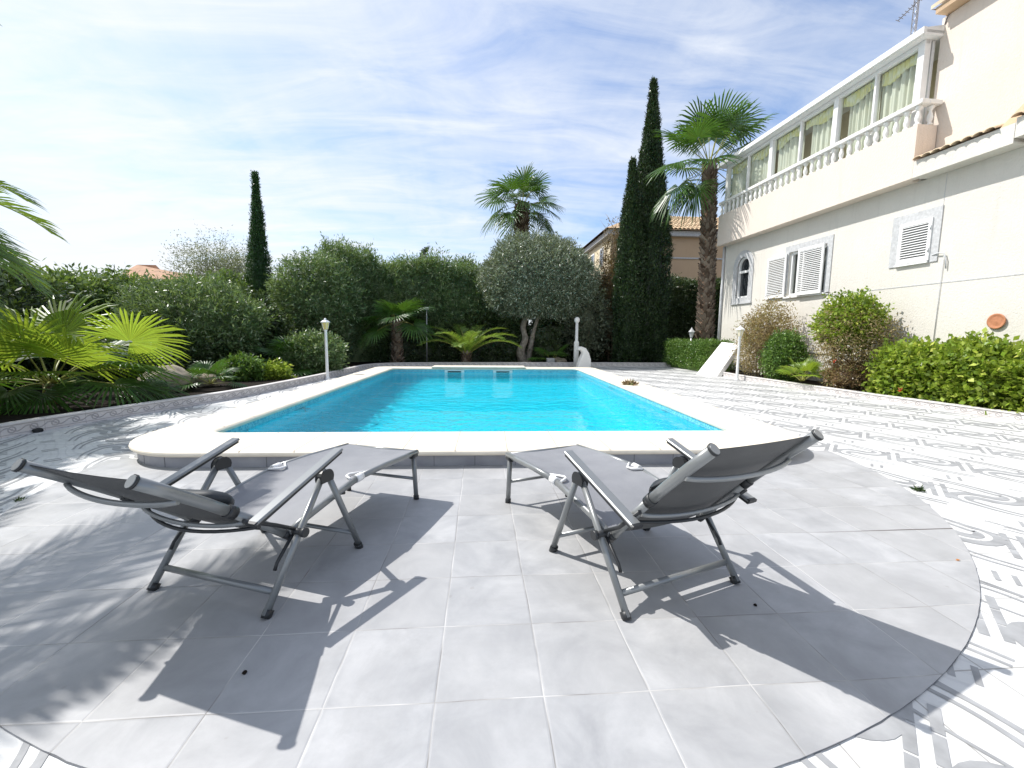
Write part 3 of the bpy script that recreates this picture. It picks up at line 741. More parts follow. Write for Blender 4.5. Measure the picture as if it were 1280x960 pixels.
for a, b_ in ((-.08, .93), (.985, 2.0), (2.14, 3.19), (3.245, 4.32), (4.46, 5.40), (5.455, 6.36)):
    mb = MB(); mb.add([Q(a, .05, 5.66), Q(b_, .05, 5.66), Q(b_, .05, 7.24), Q(a, .05, 7.24)], [(3, 2, 1, 0)]); mb.build('window_pane', M['glass'], house)
    ph = random.uniform(0, 6); l0 = a+ (random.uniform(.18, .3) if a in (3.245, 4.46) else .0)
    mb = MB(); mb.grid(lambda u, v: Q(l0+u*(b_-l0), -.06+.035*sin(u*34+ph+.6*sin(u*9))+.012*sin(u*90), 5.66+v*1.5), 80, 1); mb.build('curtain', M['curtain'], house)
    mb = MB(); mb.grid(lambda u, v: Q(a+u*(b_-a), -.02+.012*sin(u*60+ph), (6.98+.06*sin(u*7+ph))+v*(7.24-(6.98+.06*sin(u*7+ph)))), 60, 1); mb.build('pelmet', M['pelmet'], house)
mb = MB(); hbox(mb, -.2, 6.4, -.9, -.88, 5.5, 7.4); mb.build('balcony_back_wall', M['stucco_yellow'], house)
mb = MB(); hbox(mb, 6.40, 6.405, -.06, .0, 5.66, 7.24); mb.build('side_pane', M['glass'], house)
# upper storey
mb = MB(); hbox(mb, 6.56, 16, -7, -.125, 4.602, 7.68); mb.build('upper_wall', M['stucco_peach'], house)
mb = MB(); hbox(mb, 6.62, 16, -.12, .12, 7.70, 7.82); hbox(mb, 6.62, 16, -7.2, -.12, 7.69, 7.815); mb.build('eave', M['stucco_tan'], house)
mb = MB(); mb.add([Q(6.55, .16, 7.83), Q(16, .16, 7.83), Q(16, -7.5, 10), Q(6.55, -7.5, 10), Q(6.55, -7.5, 7.83), Q(6.55, .16, 7.9), Q(16, .16, 7.9)], [(5, 6, 2, 3), (0, 1, 6, 5), (0, 3, 4)]); mb.build('roof', M['tiles'], house)
# cornice with a strip of roof tiles, broken by a sloping pier
mb = MB(); hbox(mb, 6.722, 8.36, .0, .348, 4.517, 4.845); mb.build('cornice', M['stucco_low'], house)
def tile_strip(s0, s1, zf, par, nfront=.43, nback=-.12, zb=None, name='tile_strip'):
    mb = MB(); zb = zb if zb is not None else zf+.16; k = int(round((s1-s0)/.17)); w_ = (s1-s0)/k
    for i in range(k):
        a = s0+i*w_
        for tt in (0, .012):
            V = []
            for v_ in (0, 1):
                for j in range(7):
                    an = pi*j/6; V.append(Q(a+w_/2-.5*w_*cos(an)*.98, nfront+(nback-nfront)*v_, zf+(zb-zf)*v_+.048*sin(an)-tt))
            mb.add(V, [(j, j+1, 8+j, 7+j) for j in range(6)], 0, True)
        V = []
        for j in range(7):
            an = pi*j/6; x_ = a+w_/2-.5*w_*cos(an)*.98; V += [Q(x_, nfront, zf+.048*sin(an)), Q(x_, nfront, zf+.048*sin(an)-.014)]
        mb.add(V, [(2*j, 2*j+1, 2*j+3, 2*j+2) for j in range(6)])
    return mb.build(name, M['tiles'], par)
tile_strip(6.76, 8.14, 4.86, house)
tile_strip(8.34, 12., 4.93, house)
mb = MB(); mb.add([Q(8.14, .34, 4.85), Q(8.36, .34, 4.85), Q(8.36, -.13, 5.35), Q(8.14, -.13, 5.35), Q(8.14, .34, 4.55), Q(8.36, .34, 4.55), Q(8.36, -.13, 4.55), Q(8.14, -.13, 4.55)], [(0, 1, 2, 3), (0, 4, 5, 1), (1, 5, 6, 2), (3, 7, 4, 0)]); mb.build('pier', M['stucco_tan'], house)
mb = MB(); hbox(mb, 8.362, 16, .0, .34, 4.60, 4.92); mb.build('cornice', M['stucco_low'], house)

# aerial on the roof
ap = HM(5.5, -1.6, 0)
ae = empty('tv_aerial', house.matrix_world @ Vector((0, 0, 0)), label='grey lattice television aerial mast standing above the glazed balcony roof', cat='aerial')
Hmat = Matrix.Translation(HO) @ Matrix.Rotation(house.rotation_euler.z, 4, 'Z')
bpos = Hmat @ Vector(Q(5.68, -.45, 7.6)); ae.location = bpos
mb = MB()
for k in range(3):
    a = 2*pi*k/3; mb.tube([(cos(a)*.05, sin(a)*.05, 0), (cos(a)*.05, sin(a)*.05, 3.2)], .010, 6)
for i in range(22):
    for k in range(3):
        a = 2*pi*k/3; b_ = 2*pi*((k+1) % 3)/3; z = i*.145; mb.tube([(cos(a)*.05, sin(a)*.05, z), (cos(b_)*.05, sin(b_)*.05, z+.145)], .005, 4)
mb.build('mast', M['aerial'], ae)
mb = MB(); mb.tube([(-.16, .26, .82), (.02, -.04, 1.06)], .010, 6)
for i in range(8):
    u = i/7; x, y, z = -.16+.18*u, .26-.30*u, .82+.24*u; mb.tube([(x-.11, y-.06, z-.03), (x+.11, y+.06, z+.03)], .006, 5)
mb.build('antenna', M['gutter'], ae)
mb = MB(); mb.tube([Q(6.5, -.2, 7.46), Q(6.6, -.13, 7.50), Q(6.66, -.1, 7.62), Q(6.7, -.1, 7.68)], .012, 6); mb.build('cable', M['gutter'], house)

# ------------------------------------------------------------------ loungers
def make_lounger(theta, label, loc, rz, back_len=.80):
    root = empty('sun_lounger', loc, rz, label=label, cat='sun lounger', group='reclining loungers by the pool')
    AP = (.395, .515)
    for s in (-1, 1):
        for (y0, y1) in ((0., .372), (.655, .425)):
            mb = MB(); mb.tube([(s*.345, y0, .012), (s*.345, y1, .505)], .0152, 12, flat=1.2)
            lg = mb.build('leg', M['frame'], root)
            mb = MB(); d = Vector((0, y1-y0, .493)).normalized(); a = Vector((s*.345, y0, .0))
            mb.tube([a, a+d*.035], .0205, 12, flat=1.2); mb.build('foot_cap', M['black'], lg)
        mb = MB(); mb.tube([(s*.300, 1.405, .010), (s*.300, 1.375, .345)], .015, 10, flat=1.2)
        lg = mb.build('leg', M['frame'], root)
        mb = MB(); mb.tube([(s*.300, 1.406, 0), (s*.300, 1.403, .03)], .018, 10, flat=1.2); mb.build('foot_cap', M['black'], lg)
        # hinge cap where the two legs meet
        mb = MB(); hc = []
        for k in range(11):
            a = R(-25+230*k/10); hc.append((.398+.043*cos(a), .507+.040*sin(a)))
        V = [(s*.345-.019, y, z) for y, z in hc]+[(s*.345+.019, y, z) for y, z in hc]; n = len(hc)
        mb.add(V, [tuple(range(n)), tuple(range(n, 2*n))[::-1]]+[(i, (i+1) % n, n+(i+1) % n, n+i) for i in range(n)])
        mb.build('hinge_cap', M['black'], root, bevel=.005)
        # armrest: silver strip over a black underside
        mb = MB(); mb.bar((s*.352, -.045, .452), (s*.352, .505, .628), .056, .016, bev=.006)
        ar = mb.build('armrest', M['frame'], root, bevel=.003)
        mb = MB(); mb.bar((s*.352, -.040, .440), (s*.352, .500, .615), .046, .012); 
        mb.bar((s*.352, -.050, .4495), (s*.352, -.036, .454), .054, .018, bev=.004); mb.build('armrest_edge', M['black'], ar)
        # pivot knob on the rear leg
        mb = MB(); mb.tube([(s*.285, .205, .305), (s*.385, .205, .305)], .0165, 12); mb.tube([(s*.372, .205, .305), (s*.392, .205, .305)], .023, 12)
        mb.build('pivot_knob', M['black'], root)
        # side rail of the seat, in two lengths with a collar between
        mb = MB(); mb.tube([(s*.305, .19, .298), (s*.305, .30, .327), (s*.305, .50, .362), (s*.305, .725, .395)], .0165, 12, flat=1.15); r1 = mb.build('seat_rail', M['frame'], root)
        mb = MB(); mb.tube([(s*.305, .725, .395), (s*.305, 1.0, .388), (s*.305, 1.25, .373), (s*.305, 1.42, .362)], .0165, 12, flat=1.15); r2 = mb.build('seat_rail', M['frame'], root)
        mb = MB(); mb.tube([(s*.305, .695, .3925), (s*.305, .755, .395)], .0215, 12, flat=1.15); mb.build('rail_collar', M['white_paint'], r1)
        mb = MB(); mb.tube([(s*.305, 1.33, .352), (s*.305, 1.40, .345)], .020, 10); mb.build('foot_bracket', M['black'], r2)
        # hanging stay
        mb = MB(); mb.tube([(s*.320, .21, .30), (s*.320, .10, .20), (s*.320, .085, .17)], .008, 8); mb.build('stay', M['black'], root)
    for y, z, r_, xx in ((.062, .085, .0155, .345), (.60, .115, .0125, .345), (1.39, .165, .0115, .30)):
        mb = MB(); mb.tube([(-xx, y, z), (xx, y, z)], r_, 10); mb.build('crossbar', M['frame'], root)
    mb = MB(); mb.tube([(-.305, 1.432, .357), (.305, 1.432, .357)], .0135, 10); mb.build('crossbar', M['frame'], root)
    mb = MB(); mb.tube([(-.30, .60, .345), (-.2, .60, .325), (.2, .60, .325), (.30, .60, .345)], .010, 8); mb.build('crossbar', M['black'], root)
    # seat sling
    def rail(y):
        P_ = [(.19, .298), (.30, .327), (.50, .362), (.725, .395), (1.0, .388), (1.25, .373), (1.42, .362)]
        for (a, za), (b, zb) in zip(P_[:-1], P_[1:]):
            if y <= b: return za+(zb-za)*(y-a)/(b-a)
        return .362
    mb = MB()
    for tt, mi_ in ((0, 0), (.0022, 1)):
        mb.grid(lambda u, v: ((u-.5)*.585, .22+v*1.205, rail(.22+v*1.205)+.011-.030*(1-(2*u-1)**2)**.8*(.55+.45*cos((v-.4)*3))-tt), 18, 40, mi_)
    mb.build('seat_sling', [M['sling'], M['sling_shaded']], root)
    # black loops at the knee joint
    for s in (-1, 1):
        mb = MB(); mb.tube([(s*.298, .66, .405), (s*.24, .70, .404), (s*.235, .73, .405), (s*.298, .79, .408)], .0075, 6); mb.build('strap_loop', M['white_paint'], root)
    # backrest
    th_ = R(theta); by, bz = .185, .292
    def B(x, l, o=0.):   # along the rail l, o = towards the lying side
        bow = .012*sin(pi*min(1, l/back_len))
        return (x, by-cos(th_)*l+sin(th_)*(o+bow), bz+sin(th_)*l+cos(th_)*(o+bow))
    ring_l = back_len*.46
    for s in (-1, 1):
        mb = MB(); mb.tube([B(s*.292, l) for l in (-.02, .12, ring_l)], .017, 12, flat=1.2); mb.build('back_rail', M['frame'], root)
        mb = MB(); mb.tube([B(s*.292, l) for l in (ring_l, ring_l+.13, ring_l+.28, back_len)], .0172, 14, flat=1.3); br = mb.build('back_rail', M['frame'], root)
        mb = MB(); mb.tube([B(s*.292, ring_l-.022), B(s*.292, ring_l+.022)], .022, 14, flat=1.25); mb.build('rail_joint', M['black'], br)
        mb = MB(); mb.tube([B(s*.292, back_len-.002), B(s*.292, back_len+.008)], .0198, 14, flat=1.3); mb.tube([B(s*.292, back_len+.007), B(s*.292, back_len+.011)], .0175, 14, flat=1.3, mi=1)
        mb.build('end_cap', [M['black'], M['frame']], br)
        mb = MB(); mb.tube([B(s*.292, -.03), B(s*.292, .02)], .021, 10); mb.build('rail_joint', M['black'], root)
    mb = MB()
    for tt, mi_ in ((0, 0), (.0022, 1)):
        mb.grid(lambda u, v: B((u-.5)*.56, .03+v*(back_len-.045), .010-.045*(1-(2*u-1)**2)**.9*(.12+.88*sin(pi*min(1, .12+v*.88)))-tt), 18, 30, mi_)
    mb.build('back_sling', [M['sling'], M['sling_shaded']], root)
    for l, dep, r_ in ((back_len-.17, .040, .0095), (.27, .045, .0085)):
        mb = MB(); mb.tube([B(x, l+.015*(1-(x/.30)**2), -.022-dep*(1-(x/.30)**2)**.8) for x in [-.30+.60*k/14 for k in range(15)]], r_, 8, flat=1.25)
        mb.build('back_stretcher', M['frame'], root)
    mb = MB(); mb.tube([B(x, .22+.05*(1-(x/.31)**2), -.03-.06*(1-(x/.31)**2)) for x in [-.335+.67*k/12 for k in range(13)]], .008, 8)
    mb.build('support_rod', M['black'], root)
    for s in (-1, 1):
        mb = MB(); mb.tube([B(s*.325, .30, -.02), (s*.325, .10, .38-.0), (s*.33, .20, .318)], .009, 8); mb.build('support_rod', M['black'], root)
    # head roll strapped on the lying side
    mb = MB(); k = 18; n = 12
    V = []
    for i in range(k+1):
        u = i/k; x = -.275+.55*u; sc_ = (1-abs(2*u-1)**6)**.5*.9+.1
        for j in range(n):
            a = 2*pi*j/n; V.append(B(x, ring_l+.02+.085*cos(a)*sc_, .045+.040*sin(a)*sc_-.03*(1-(2*u-1)**2)))
    mb.add(V, [(i*n+j, i*n+(j+1) % n, (i+1)*n+(j+1) % n, (i+1)*n+j) for i in range(k) for j in range(n)]+[tuple(range(n)), tuple(range(k*n, (k+1)*n))], 0, True)
    hr = mb.build('head_cushion', M['cushion'], root)
    return root
make_lounger(37.5, 'grey sling sun lounger at the left with its backrest laid back lower', (-1.261, 1.917, .0075), R(-20.6), .755)
make_lounger(46.5, 'grey sling sun lounger at the right with its backrest raised steeper', (.965, 1.806, .0075), R(20.0), .765)

# ------------------------------------------------------------------ lamps, posts and small garden pieces
def lamp(loc, h, glassm, label, tilt=0):
    o = empty('garden_lamp', loc, label=label, cat='lamp')
    mb = MB(); mb.lathe([(.075, 0), (.075, .02), (.045, .05), (.038, .10), (.034, h-.32), (.045, h-.30), (.05, h-.285), (.03, h-.27)], n=14); mb.build('post', M['white_paint'], o)
    mb = MB(); mb.lathe([(.05, h-.27), (.062, h-.262), (.095, h-.085), (.088, h-.08), (.0, h-.08)], n=6, sm=False); mb.build('lantern_glass', glassm, o)
    mb = MB()
    for k in range(6):
        a = 2*pi*k/6; mb.tube([(cos(a)*.064, sin(a)*.064, h-.262), (cos(a)*.097, sin(a)*.097, h-.085)], .0055, 5)
    mb.lathe([(.13, h-.085), (.125, h-.075), (.07, h-.03), (.03, h-.015), (.035, h+.005), (.018, h+.02), (.0, h+.035)], n=6, sm=False)
    mb.build('lantern_cap', M['white_paint'], o); return o
lamp((-4.13, 11.75, 0), 1.61, M['lantern'], 'white lamp post with yellow lantern beside the left kerb of the pool')
lamp((7.30, 11.55, 0), 1.52, M['lantern_pale'], 'white lamp post with cream lantern in front of the dry brown bush')
b_ = at(864, 424, y=15.6)
o = empty('garden_lantern', (b_.x, b_.y, .06), label='small grey lantern head showing above the clipped box hedge', cat='lantern'); h = at(864, 412, y=15.6).z
mb = MB(); mb.lathe([(.04, 0), (.03, h-.36)], n=8); mb.build('post', M['aerial'], o)
mb = MB(); mb.lathe([(.05, h-.36), (.10, h-.16), (.13, h-.15), (.05, h-.05), (.02, h), (.0, h+.03)], n=6, sm=False); mb.build('lantern_head', M['stone_trim'], o)
# thin pole left of centre
b_ = at(533, 455, y=16.95); h = at(536, 385, y=16.95).z
o = empty('garden_pole', (b_.x+.02, 16.95, .06), label='thin pale metal pole with a small square head in front of the dark hedge', cat='pole')
mb = MB(); mb.tube([(0, 0, 0), (.02, 0, h-.1)], .022, 8); mb.build('pole', M['aerial'], o)
mb = MB(); mb.box((-.05, -.05, h-.12), (.10, .05, h-.04)); mb.build('pole_head', M['stone_trim'], o, bevel=.01)
# white post with round top and curved white piece at the far right pool corner
b_ = at(720, 452, y=16.45); o = empty('shower_post', (b_.x, 16.45, 0), label='white garden post with ball top behind the far right pool corner', cat='post')
h = at(719, 398, y=16.45).z
mb = MB(); mb.lathe([(.10, 0), (.10, .95), (.085, 1.0), (.06, 1.02), (.055, h-.14), (.05, h-.14)], n=14); mb.build('post', M['white_plaster'], o)
mb = MB(); mb.lathe([(.0, h-.18), (.06, h-.17), (.095, h-.12), (.11, h-.06), (.095, h), (.06, h+.04), (.0, h+.06)], n=16); mb.build('ball_top', M['white_plaster'], o)
b_ = at(729, 459, y=15.6)
mb = MB(); P_ = [(-.26, 0), (.26, 0), (.25, .35), (.17, .58), (.05, .76), (-.14, .83), (-.25, .78), (-.27, .70), (-.12, .68), (-.06, .58), (-.12, .45), (-.22, .2)]
V = [(x, -.14, z) for x, z in P_]+[(x, .14, z) for x, z in P_]; n = len(P_)
mb.add(V, [tuple(range(n)), tuple(range(n, 2*n))[::-1]]+[(i, n+i, n+(i+1) % n, (i+1) % n) for i in range(n)])
o = mb.build('plaster_sculpture', M['white_plaster'], None, bevel=.03, label='white curved plaster piece standing on the paving at the far pool corner', cat='sculpture'); o.location = (b_.x, 15.6, 0); o.rotation_euler = (0, 0, R(8))
# sloping white slab by the house
a, b_, c_, d_ = at(873, 467.5, z=0.), at(905, 471, z=0.), at(924, 428, y=13.1), at(937, 441, y=12.6)
mb = MB(); up = Vector((0, 0, .10))
V = [(7.02, 13.35, 0), (7.32, 12.62, 0), (8.10, 12.80, 1.02), (7.95, 13.55, 1.06)]; V = [Vector(q) for q in V]; V2 = [q+Vector((.10, .0, -.10)) for q in V]
mb.add(V+V2, [(0, 1, 2, 3), (4, 7, 6, 5)]+[(i, 4+i, 4+(i+1) % 4, (i+1) % 4) for i in range(4)])
mb.build('sloping_slab', M['white_plaster'], None, bevel=.02, label='white plastered slab sloping down from the house to the paving', cat='slab')
# small rock clump, stones, leaves
def rock(loc, r, label, cat='stone', mtl=None, name='stone', group=None, flat=.6):
    mb = MB(); sd = random.uniform(0, 99)
    def f(u, v):
        a = 2*pi*u; b = -pi/2+pi*v; d = Vector((cos(a)*cos(b), sin(a)*cos(b), sin(b))); q = 1+.35*mnoise.noise(d*1.6+Vector((sd, 0, 0)))+.12*mnoise.noise(d*4+Vector((sd, 0, 0)))
        return (d.x*r*q, d.y*r*q, d.z*r*q*flat+r*.35)
    mb.grid(f, 16, 10); o = mb.build(name, mtl or M['stone'], None, label=label, cat=cat, group=group); o.location = loc; return o
q = at(207, 474, y=8.9); rock((q.x, 8.9, .1), .42, 'mossy ochre boulder under the big fan palm in the left bed', flat=.7)
q = at(252, 470, y=9.6); rock((q.x, 9.6, .1), .30, 'ochre bed stone behind the small blue-green fan palm', flat=.6)
q = at(305, 455, y=11.5); rock((q.x, 11.5, .1), .50, 'long pale stone in the left bed under the oleander stems', flat=.55)
q = at(700, 449, y=17.1); rock((q.x, 17.1, .05), .30, 'pale boulder in the back bed left of the white post', flat=.6)
q = at(1065, 445, y=9.1); rock((8.75, 9.2, .1), .55, 'large pale stone beneath the round variegated bush', flat=.7)
q = at(688, 448, y=17.0); mb = MB(); mb.box((-.16, -.12, 0), (.16, .12, .24)); o = mb.build('concrete_block', M['stone_trim'], None, bevel=.02, label='small grey concrete block on the back kerb near the olive tree', cat='block'); o.location = (q.x, 17.0, .07)
mb = MB(); mb.add([(0, 0, 0), (.05, .018, .012), (.09, 0, .004), (.045, -.02, .006)], [(0, 1, 2, 3)])
k = 0
for (px, py, s_) in ((285, 845, .45), (622, 706, .2), (945, 743, .25), (941, 760, .25)): pass
q = at(306, 844, z=.0); rock((q.x, q.y, .0085), .0085, 'tiny dark pebble in the left lounger shadow', 'pebble', M['soil'], 'pebble')
q = at(944, 759, z=.0); rock((q.x, q.y, .0085), .008, 'tiny dark pebble in the right lounger shadow', 'pebble', M['soil'], 'pebble')
q = at(49, 539, z=.0); rock((q.x+.03, q.y-.05, .0), .05, 'small black stone against the left kerb', 'stone', M['dark'], 'stone')
mb = MB(); mb.add([(0, 0, .0), (.016, .007, .006), (.03, 0, .002), (.015, -.007, .003)], [(0, 1, 2, 3)])
o = mb.build('fallen_leaf', M['dead'], None, label='orange fallen leaf on a joint of the grey terrace', cat='leaf'); q = at(1194, 702.5, z=.0); o.location = (q.x, q.y, .010)

# ------------------------------------------------------------------ neighbours' buildings
def gableroof(mb, x0, x1, y0, y1, z, rise, ov=.5):
    xm0, xm1 = x0+(y1-y0)*.35, x1-(y1-y0)*.35; ym = (y0+y1)/2
    V = [(x0-ov, y0-ov, z), (x1+ov, y0-ov, z), (x1+ov, y1+ov, z), (x0-ov, y1+ov, z), (xm0, ym, z+rise), (xm1, ym, z+rise)]
    mb.add(V, [(0, 1, 5, 4), (1, 2, 5), (2, 3, 4, 5), (3, 0, 4), (0, 3, 2, 1)])
nb = empty('neighbour_house', (7.9, 26, 0), label='tan neighbouring house with ochre tiled roof behind the tall cypress', cat='house')
ze = at(860, 290, y=26).z; zr = at(860, 268, y=28.5).z
mb = MB(); mb.box((0, 0, -.05), (14, 9.5, ze), 0); 
mb.build('wall', M['stucco_tan'], nb)
mb = MB(); mb.box((-.04, -.03, 3.2), (-.002, 9.5, ze-.01)); mb.build('side_render', M['stucco_yellow'], nb)
mb = MB(); mb.box((-.30, -.30, ze-.32), (14.2, 9.8, ze+.0)); mb.box((-.1, -.06, ze-1.62), (14.1, -.002, ze-1.52)); mb.build('cornice', M['stone_trim'], nb, bevel=.03)
mb = MB()
def roof_tiles(mb, x0, x1, yf, zf, yb, zb, wd=.26, rows=9):
    k = int((x1-x0)/wd)
    for i in range(k):
        for r_ in range(rows):
            V = []
            for v_ in (0, 1):
                yy = yf+(yb-yf)*(r_+v_*1.0)/rows; zz = zf+(zb-zf)*(r_+v_)/rows+(.035 if v_ == 0 else 0)
                for j in range(5):
                    an = pi*j/4; V.append((x0+(i+.5)*wd-.5*wd*cos(an), yy, zz+.07*sin(an)))
            mb.add(V, [(j, j+1, 6+j, 5+j) for j in range(4)], 0, True)
roof_tiles(mb, 2.6, 14.3, -.45, ze+.02, 3.2, zr)
mb.add([(-.5, -.5, ze), (14.4, -.5, ze), (14.4, 3.2, zr), (2.6, 3.2, zr), (14.4, 9.9, ze), (-.5, 9.9, ze)], [(0, 1, 2, 3), (3, 2, 4, 5), (0, 3, 5), (1, 4, 2)])
mb.build('roof', M['tiles_far'], nb)
for y_ in (1.4, 3.6, 5.8, 7.8):
    mb = MB(); mb.box((-.09, y_, ze-1.9), (-.045, y_+.8, ze-.7)); wn_ = mb.build('window', M['white_paint'], nb)
    mb = MB(); mb.box((-.10, y_+.1, ze-1.8), (-.091, y_+.7, ze-.8)); mb.build('pane', M['dark_glass'], wn_)
# far left roof
p0, p1 = at(140, 345, y=44), at(245, 349, y=44); pk = at(172, 329, y=46)
fl = empty('far_house', (p0.x, 44, 0), label='far house whose low reddish clay roof shows over the left hedge', cat='house')
mb = MB(); W_ = p1.x-p0.x; zz = p0.z-.2
mb.box((.5, .5, -.05), (W_, 8, zz)); mb.build('wall', M['stucco_tan'], fl)
mb = MB(); tp = pk.z; x1_ = pk.x-p0.x
mb.add([(0, 0, zz), (W_+2, 0, zz-.1), (W_+2, 8.5, zz), (0, 8.5, zz), (x1_-.8, 3, tp), (x1_+1., 3, tp), (W_, 3.5, tp-1.2), (x1_+1.4, 3, tp-.45)], [(0, 1, 6, 7, 5, 4), (3, 0, 4), (1, 2, 6), (2, 3, 4, 5, 7, 6)]); mb.build('roof', M['rust'], fl)
# terracotta wall glimpsed through the shrubs
a, b_ = at(340, 412, y=20.5), at(392, 388, y=20.5)
tw = empty('garden_wall', (a.x, 20.5, 0), label='low terracotta coloured wall glimpsed between the left shrubs', cat='wall')
mb = MB(); mb.box((0, 0, -.02), (b_.x-a.x, .25, b_.z-.15)); mb.build('wall', M['rust'], tw)
mb = MB(); mb.box((-.05, -.05, b_.z-.148), (b_.x-a.x+.05, .30, b_.z-.03)); mb.build('wall_cap', M['terracotta'], tw, bevel=.02)

# ------------------------------------------------------------------ palms
def fan_blade(base, d, nrm, Rr, nseg=34, spread=250., fold=.18, droop=.25, split=.55, seed=0):
    """blade quads of one fan leaf; base point, pointing direction d, blade normal nrm"""
    rr = random.Random(seed); d = d.normalized(); s = d.cross(nrm).normalized(); nrm = s.cross(d).normalized(); out = []
    sp = R(spread); dphi = sp/nseg
    for i in range(nseg):
        ph = -sp/2+sp*(i+.5)/nseg
        L_ = Rr*(.80+.20*cos(ph*.75))*(1+rr.uniform(-.06, .06))
        dr = droop*(1+rr.uniform(-.4, .6)); jit = rr.uniform(-.03, .03)
        def pt(r, a, lift):
            v = d*cos(a)+s*sin(a)
            u = r/Rr; cup = fold*Rr*u*(1-cos(ph))*.0
            q = base+v*r+nrm*(lift+.10*Rr*(u-u*u)*2)
            q = q+Vector((0, 0, -1))*(dr*Rr*max(0, u-split*.7)**2*1.6)
            return q
        hw_ = dphi*.5; r1, r2 = Rr*.04, L_*split
        ridge = .5*r2*dphi*.5
        a, b = ph-hw_, ph+hw_
        c0, l0, l1 = pt(r1, ph, 0), pt(r1, a, 0), pt(r1, b, 0)
        c1 = pt(r2, ph+jit*.3, ridge); l2, l3 = pt(r2, a+hw_*.08, 0), pt(r2, b-hw_*.08, 0)
        r3 = L_*.82; c2 = pt(r3, ph+jit*.6, ridge*.5); w3 = .42*hw_; l4, l5 = pt(r3, ph+jit*.6-w3, 0), pt(r3, ph+jit*.6+w3, 0)
        tip = pt(L_, ph+jit, 0)
        out += [(l0, l2, c1, c0), (c0, c1, l3, l1), (l2, l4, c2, c1), (c1, c2, l5, l3), (l4, tip, tip, c2), (c2, tip, tip, l5)]
    return out
def q2arr(Q_): 
    A = np.array([[tuple(p_) for p_ in q] for q in Q_], dtype=np.float32)
    # avoid zero-area corners
    A[:, 2] = A[:, 2]+1e-4*(A[:, 0]-A[:, 2]); return A
def petiole_pts(o_, d, Lp, sag):
    pts = []
    for k in range(7):
        u = k/6; pts.append(o_+d*Lp*u+Vector((0, 0, -sag*Lp*u*u)))
    return pts
def fan_palm(loc, trunk_h, r0, r1, leaves_, label, leafm='fan', name='fan_palm', lean=(0, 0), boots=True, rad=.0, cat='palm', petr=.014, skirt=0, nseg=34, split=.5, boot_len=.22):
    root = empty(name, loc, label=label, cat=cat)
    top = Vector((lean[0], lean[1], trunk_h))
    if trunk_h > .15:
        mb = MB(); n_ = max(6, int(trunk_h/.25)); pts = []; rs = []
        for k in range(n_+1):
            u = k/n_; pts.append(Vector((lean[0]*u*u, lean[1]*u*u, trunk_h*u))); rs.append((r0+(r1-r0)*u)*(1+.25*(1-u)**8))
        mb.tube(pts, rs, 14); tr = mb.build('trunk', M['palm_bark'], root)
        if boots:
            V = []; mi = []
            rows = int(trunk_h/.085)
            for i in range(rows):
                z = trunk_h*(i+.3)/rows; u = z/trunk_h; r_ = (r0+(r1-r0)*u)*(1+.25*(1-u)**8); nb_ = 7
                for k in range(nb_):
                    a = 2*pi*(k+.5*(i % 2)+random.uniform(-.12, .12))/nb_
                    rad_ = Vector((cos(a), sin(a), 0)); tan_ = Vector((-sin(a), cos(a), 0)); w_ = r_*random.uniform(.30, .42); l_ = boot_len*random.uniform(.6, 1.15)
                    c_ = Vector((lean[0]*u*u, lean[1]*u*u, z))+rad_*(r_*.96)
                    skew = tan_*random.uniform(-.05, .05)+tan_*(.05 if (k+i) % 2 else -.05)
                    out_ = rad_*(r_*.28+.035*random.random())
                    b0, b1 = c_-tan_*w_*1.1, c_+tan_*w_*1.1; t0, t1 = c_+out_+skew-tan_*w_*.45+Vector((0, 0, l_)), c_+out_+skew+tan_*w_*.45+Vector((0, 0, l_))
                    m_ = rad_*.03
                    V += [(b0, b1, t1+m_, t0+m_), (b0-rad_*.03, b0, t0+m_, t0-rad_*.02), (b1, b1-rad_*.03, t1-rad_*.02, t1+m_)]
            quads('leaf_base', np.array([[tuple(p_) for p_ in q] for q in V]), M['boots'], tr)
    for i, lf in enumerate(leaves_):
        az, el, Lp, Rr = lf[:4]; sag = lf[4] if len(lf) > 4 else .25; lm = lf[5] if len(lf) > 5 else leafm; roll = lf[6] if len(lf) > 6 else random.uniform(-.3, .3)
        d = Vector((cos(R(az))*cos(R(el)), sin(R(az))*cos(R(el)), sin(R(el))))
        o_ = top+Vector((d.x, d.y, 0))*r1*.6+Vector((0, 0, random.uniform(-.15, .1)*min(1, trunk_h)))
        pts = petiole_pts(o_, d, Lp, sag); mb = MB(); mb.tube(pts, [petr*(1-.5*k/6) for k in range(7)], 6, flat=.7)
        dd = (pts[-1]-pts[-2]).normalized(); nrm = Vector((0, 0, 1))-dd*dd.z
        if nrm.length < .2: nrm = -Vector((cos(R(az)), sin(R(az)), 0))
        nrm.normalize(); nrm = Matrix.Rotation(roll, 3, dd) @ nrm
        Q_ = fan_blade(pts[-1], (dd*1+Vector((0, 0, -.06))).normalized(), nrm, Rr, nseg=nseg, spread=random.uniform(225, 275), droop=.16+.35*max(0, -el/60)+random.uniform(0, .18), split=split, seed=i*13+int(trunk_h*10))
        lo_ = quads('leaf', q2arr(Q_), M[lm], root)
        mb.build('leaf_stalk', M['petiole'], lo_)
    return root

def crown(n, lo_el, hi_el, Lp, Rr, seed, jit=.15):
    rr = random.Random(seed); out = []
    for i in range(n):
        u = (i+.5)/n; el = hi_el+(lo_el-hi_el)*u**.9+rr.uniform(-8, 8); az = i*137.5+rr.uniform(-12, 12)
        out.append((az, el, Lp*(1+rr.uniform(-jit, jit)), Rr*(1+rr.uniform(-jit, jit)), .12+.18*u))
    return out

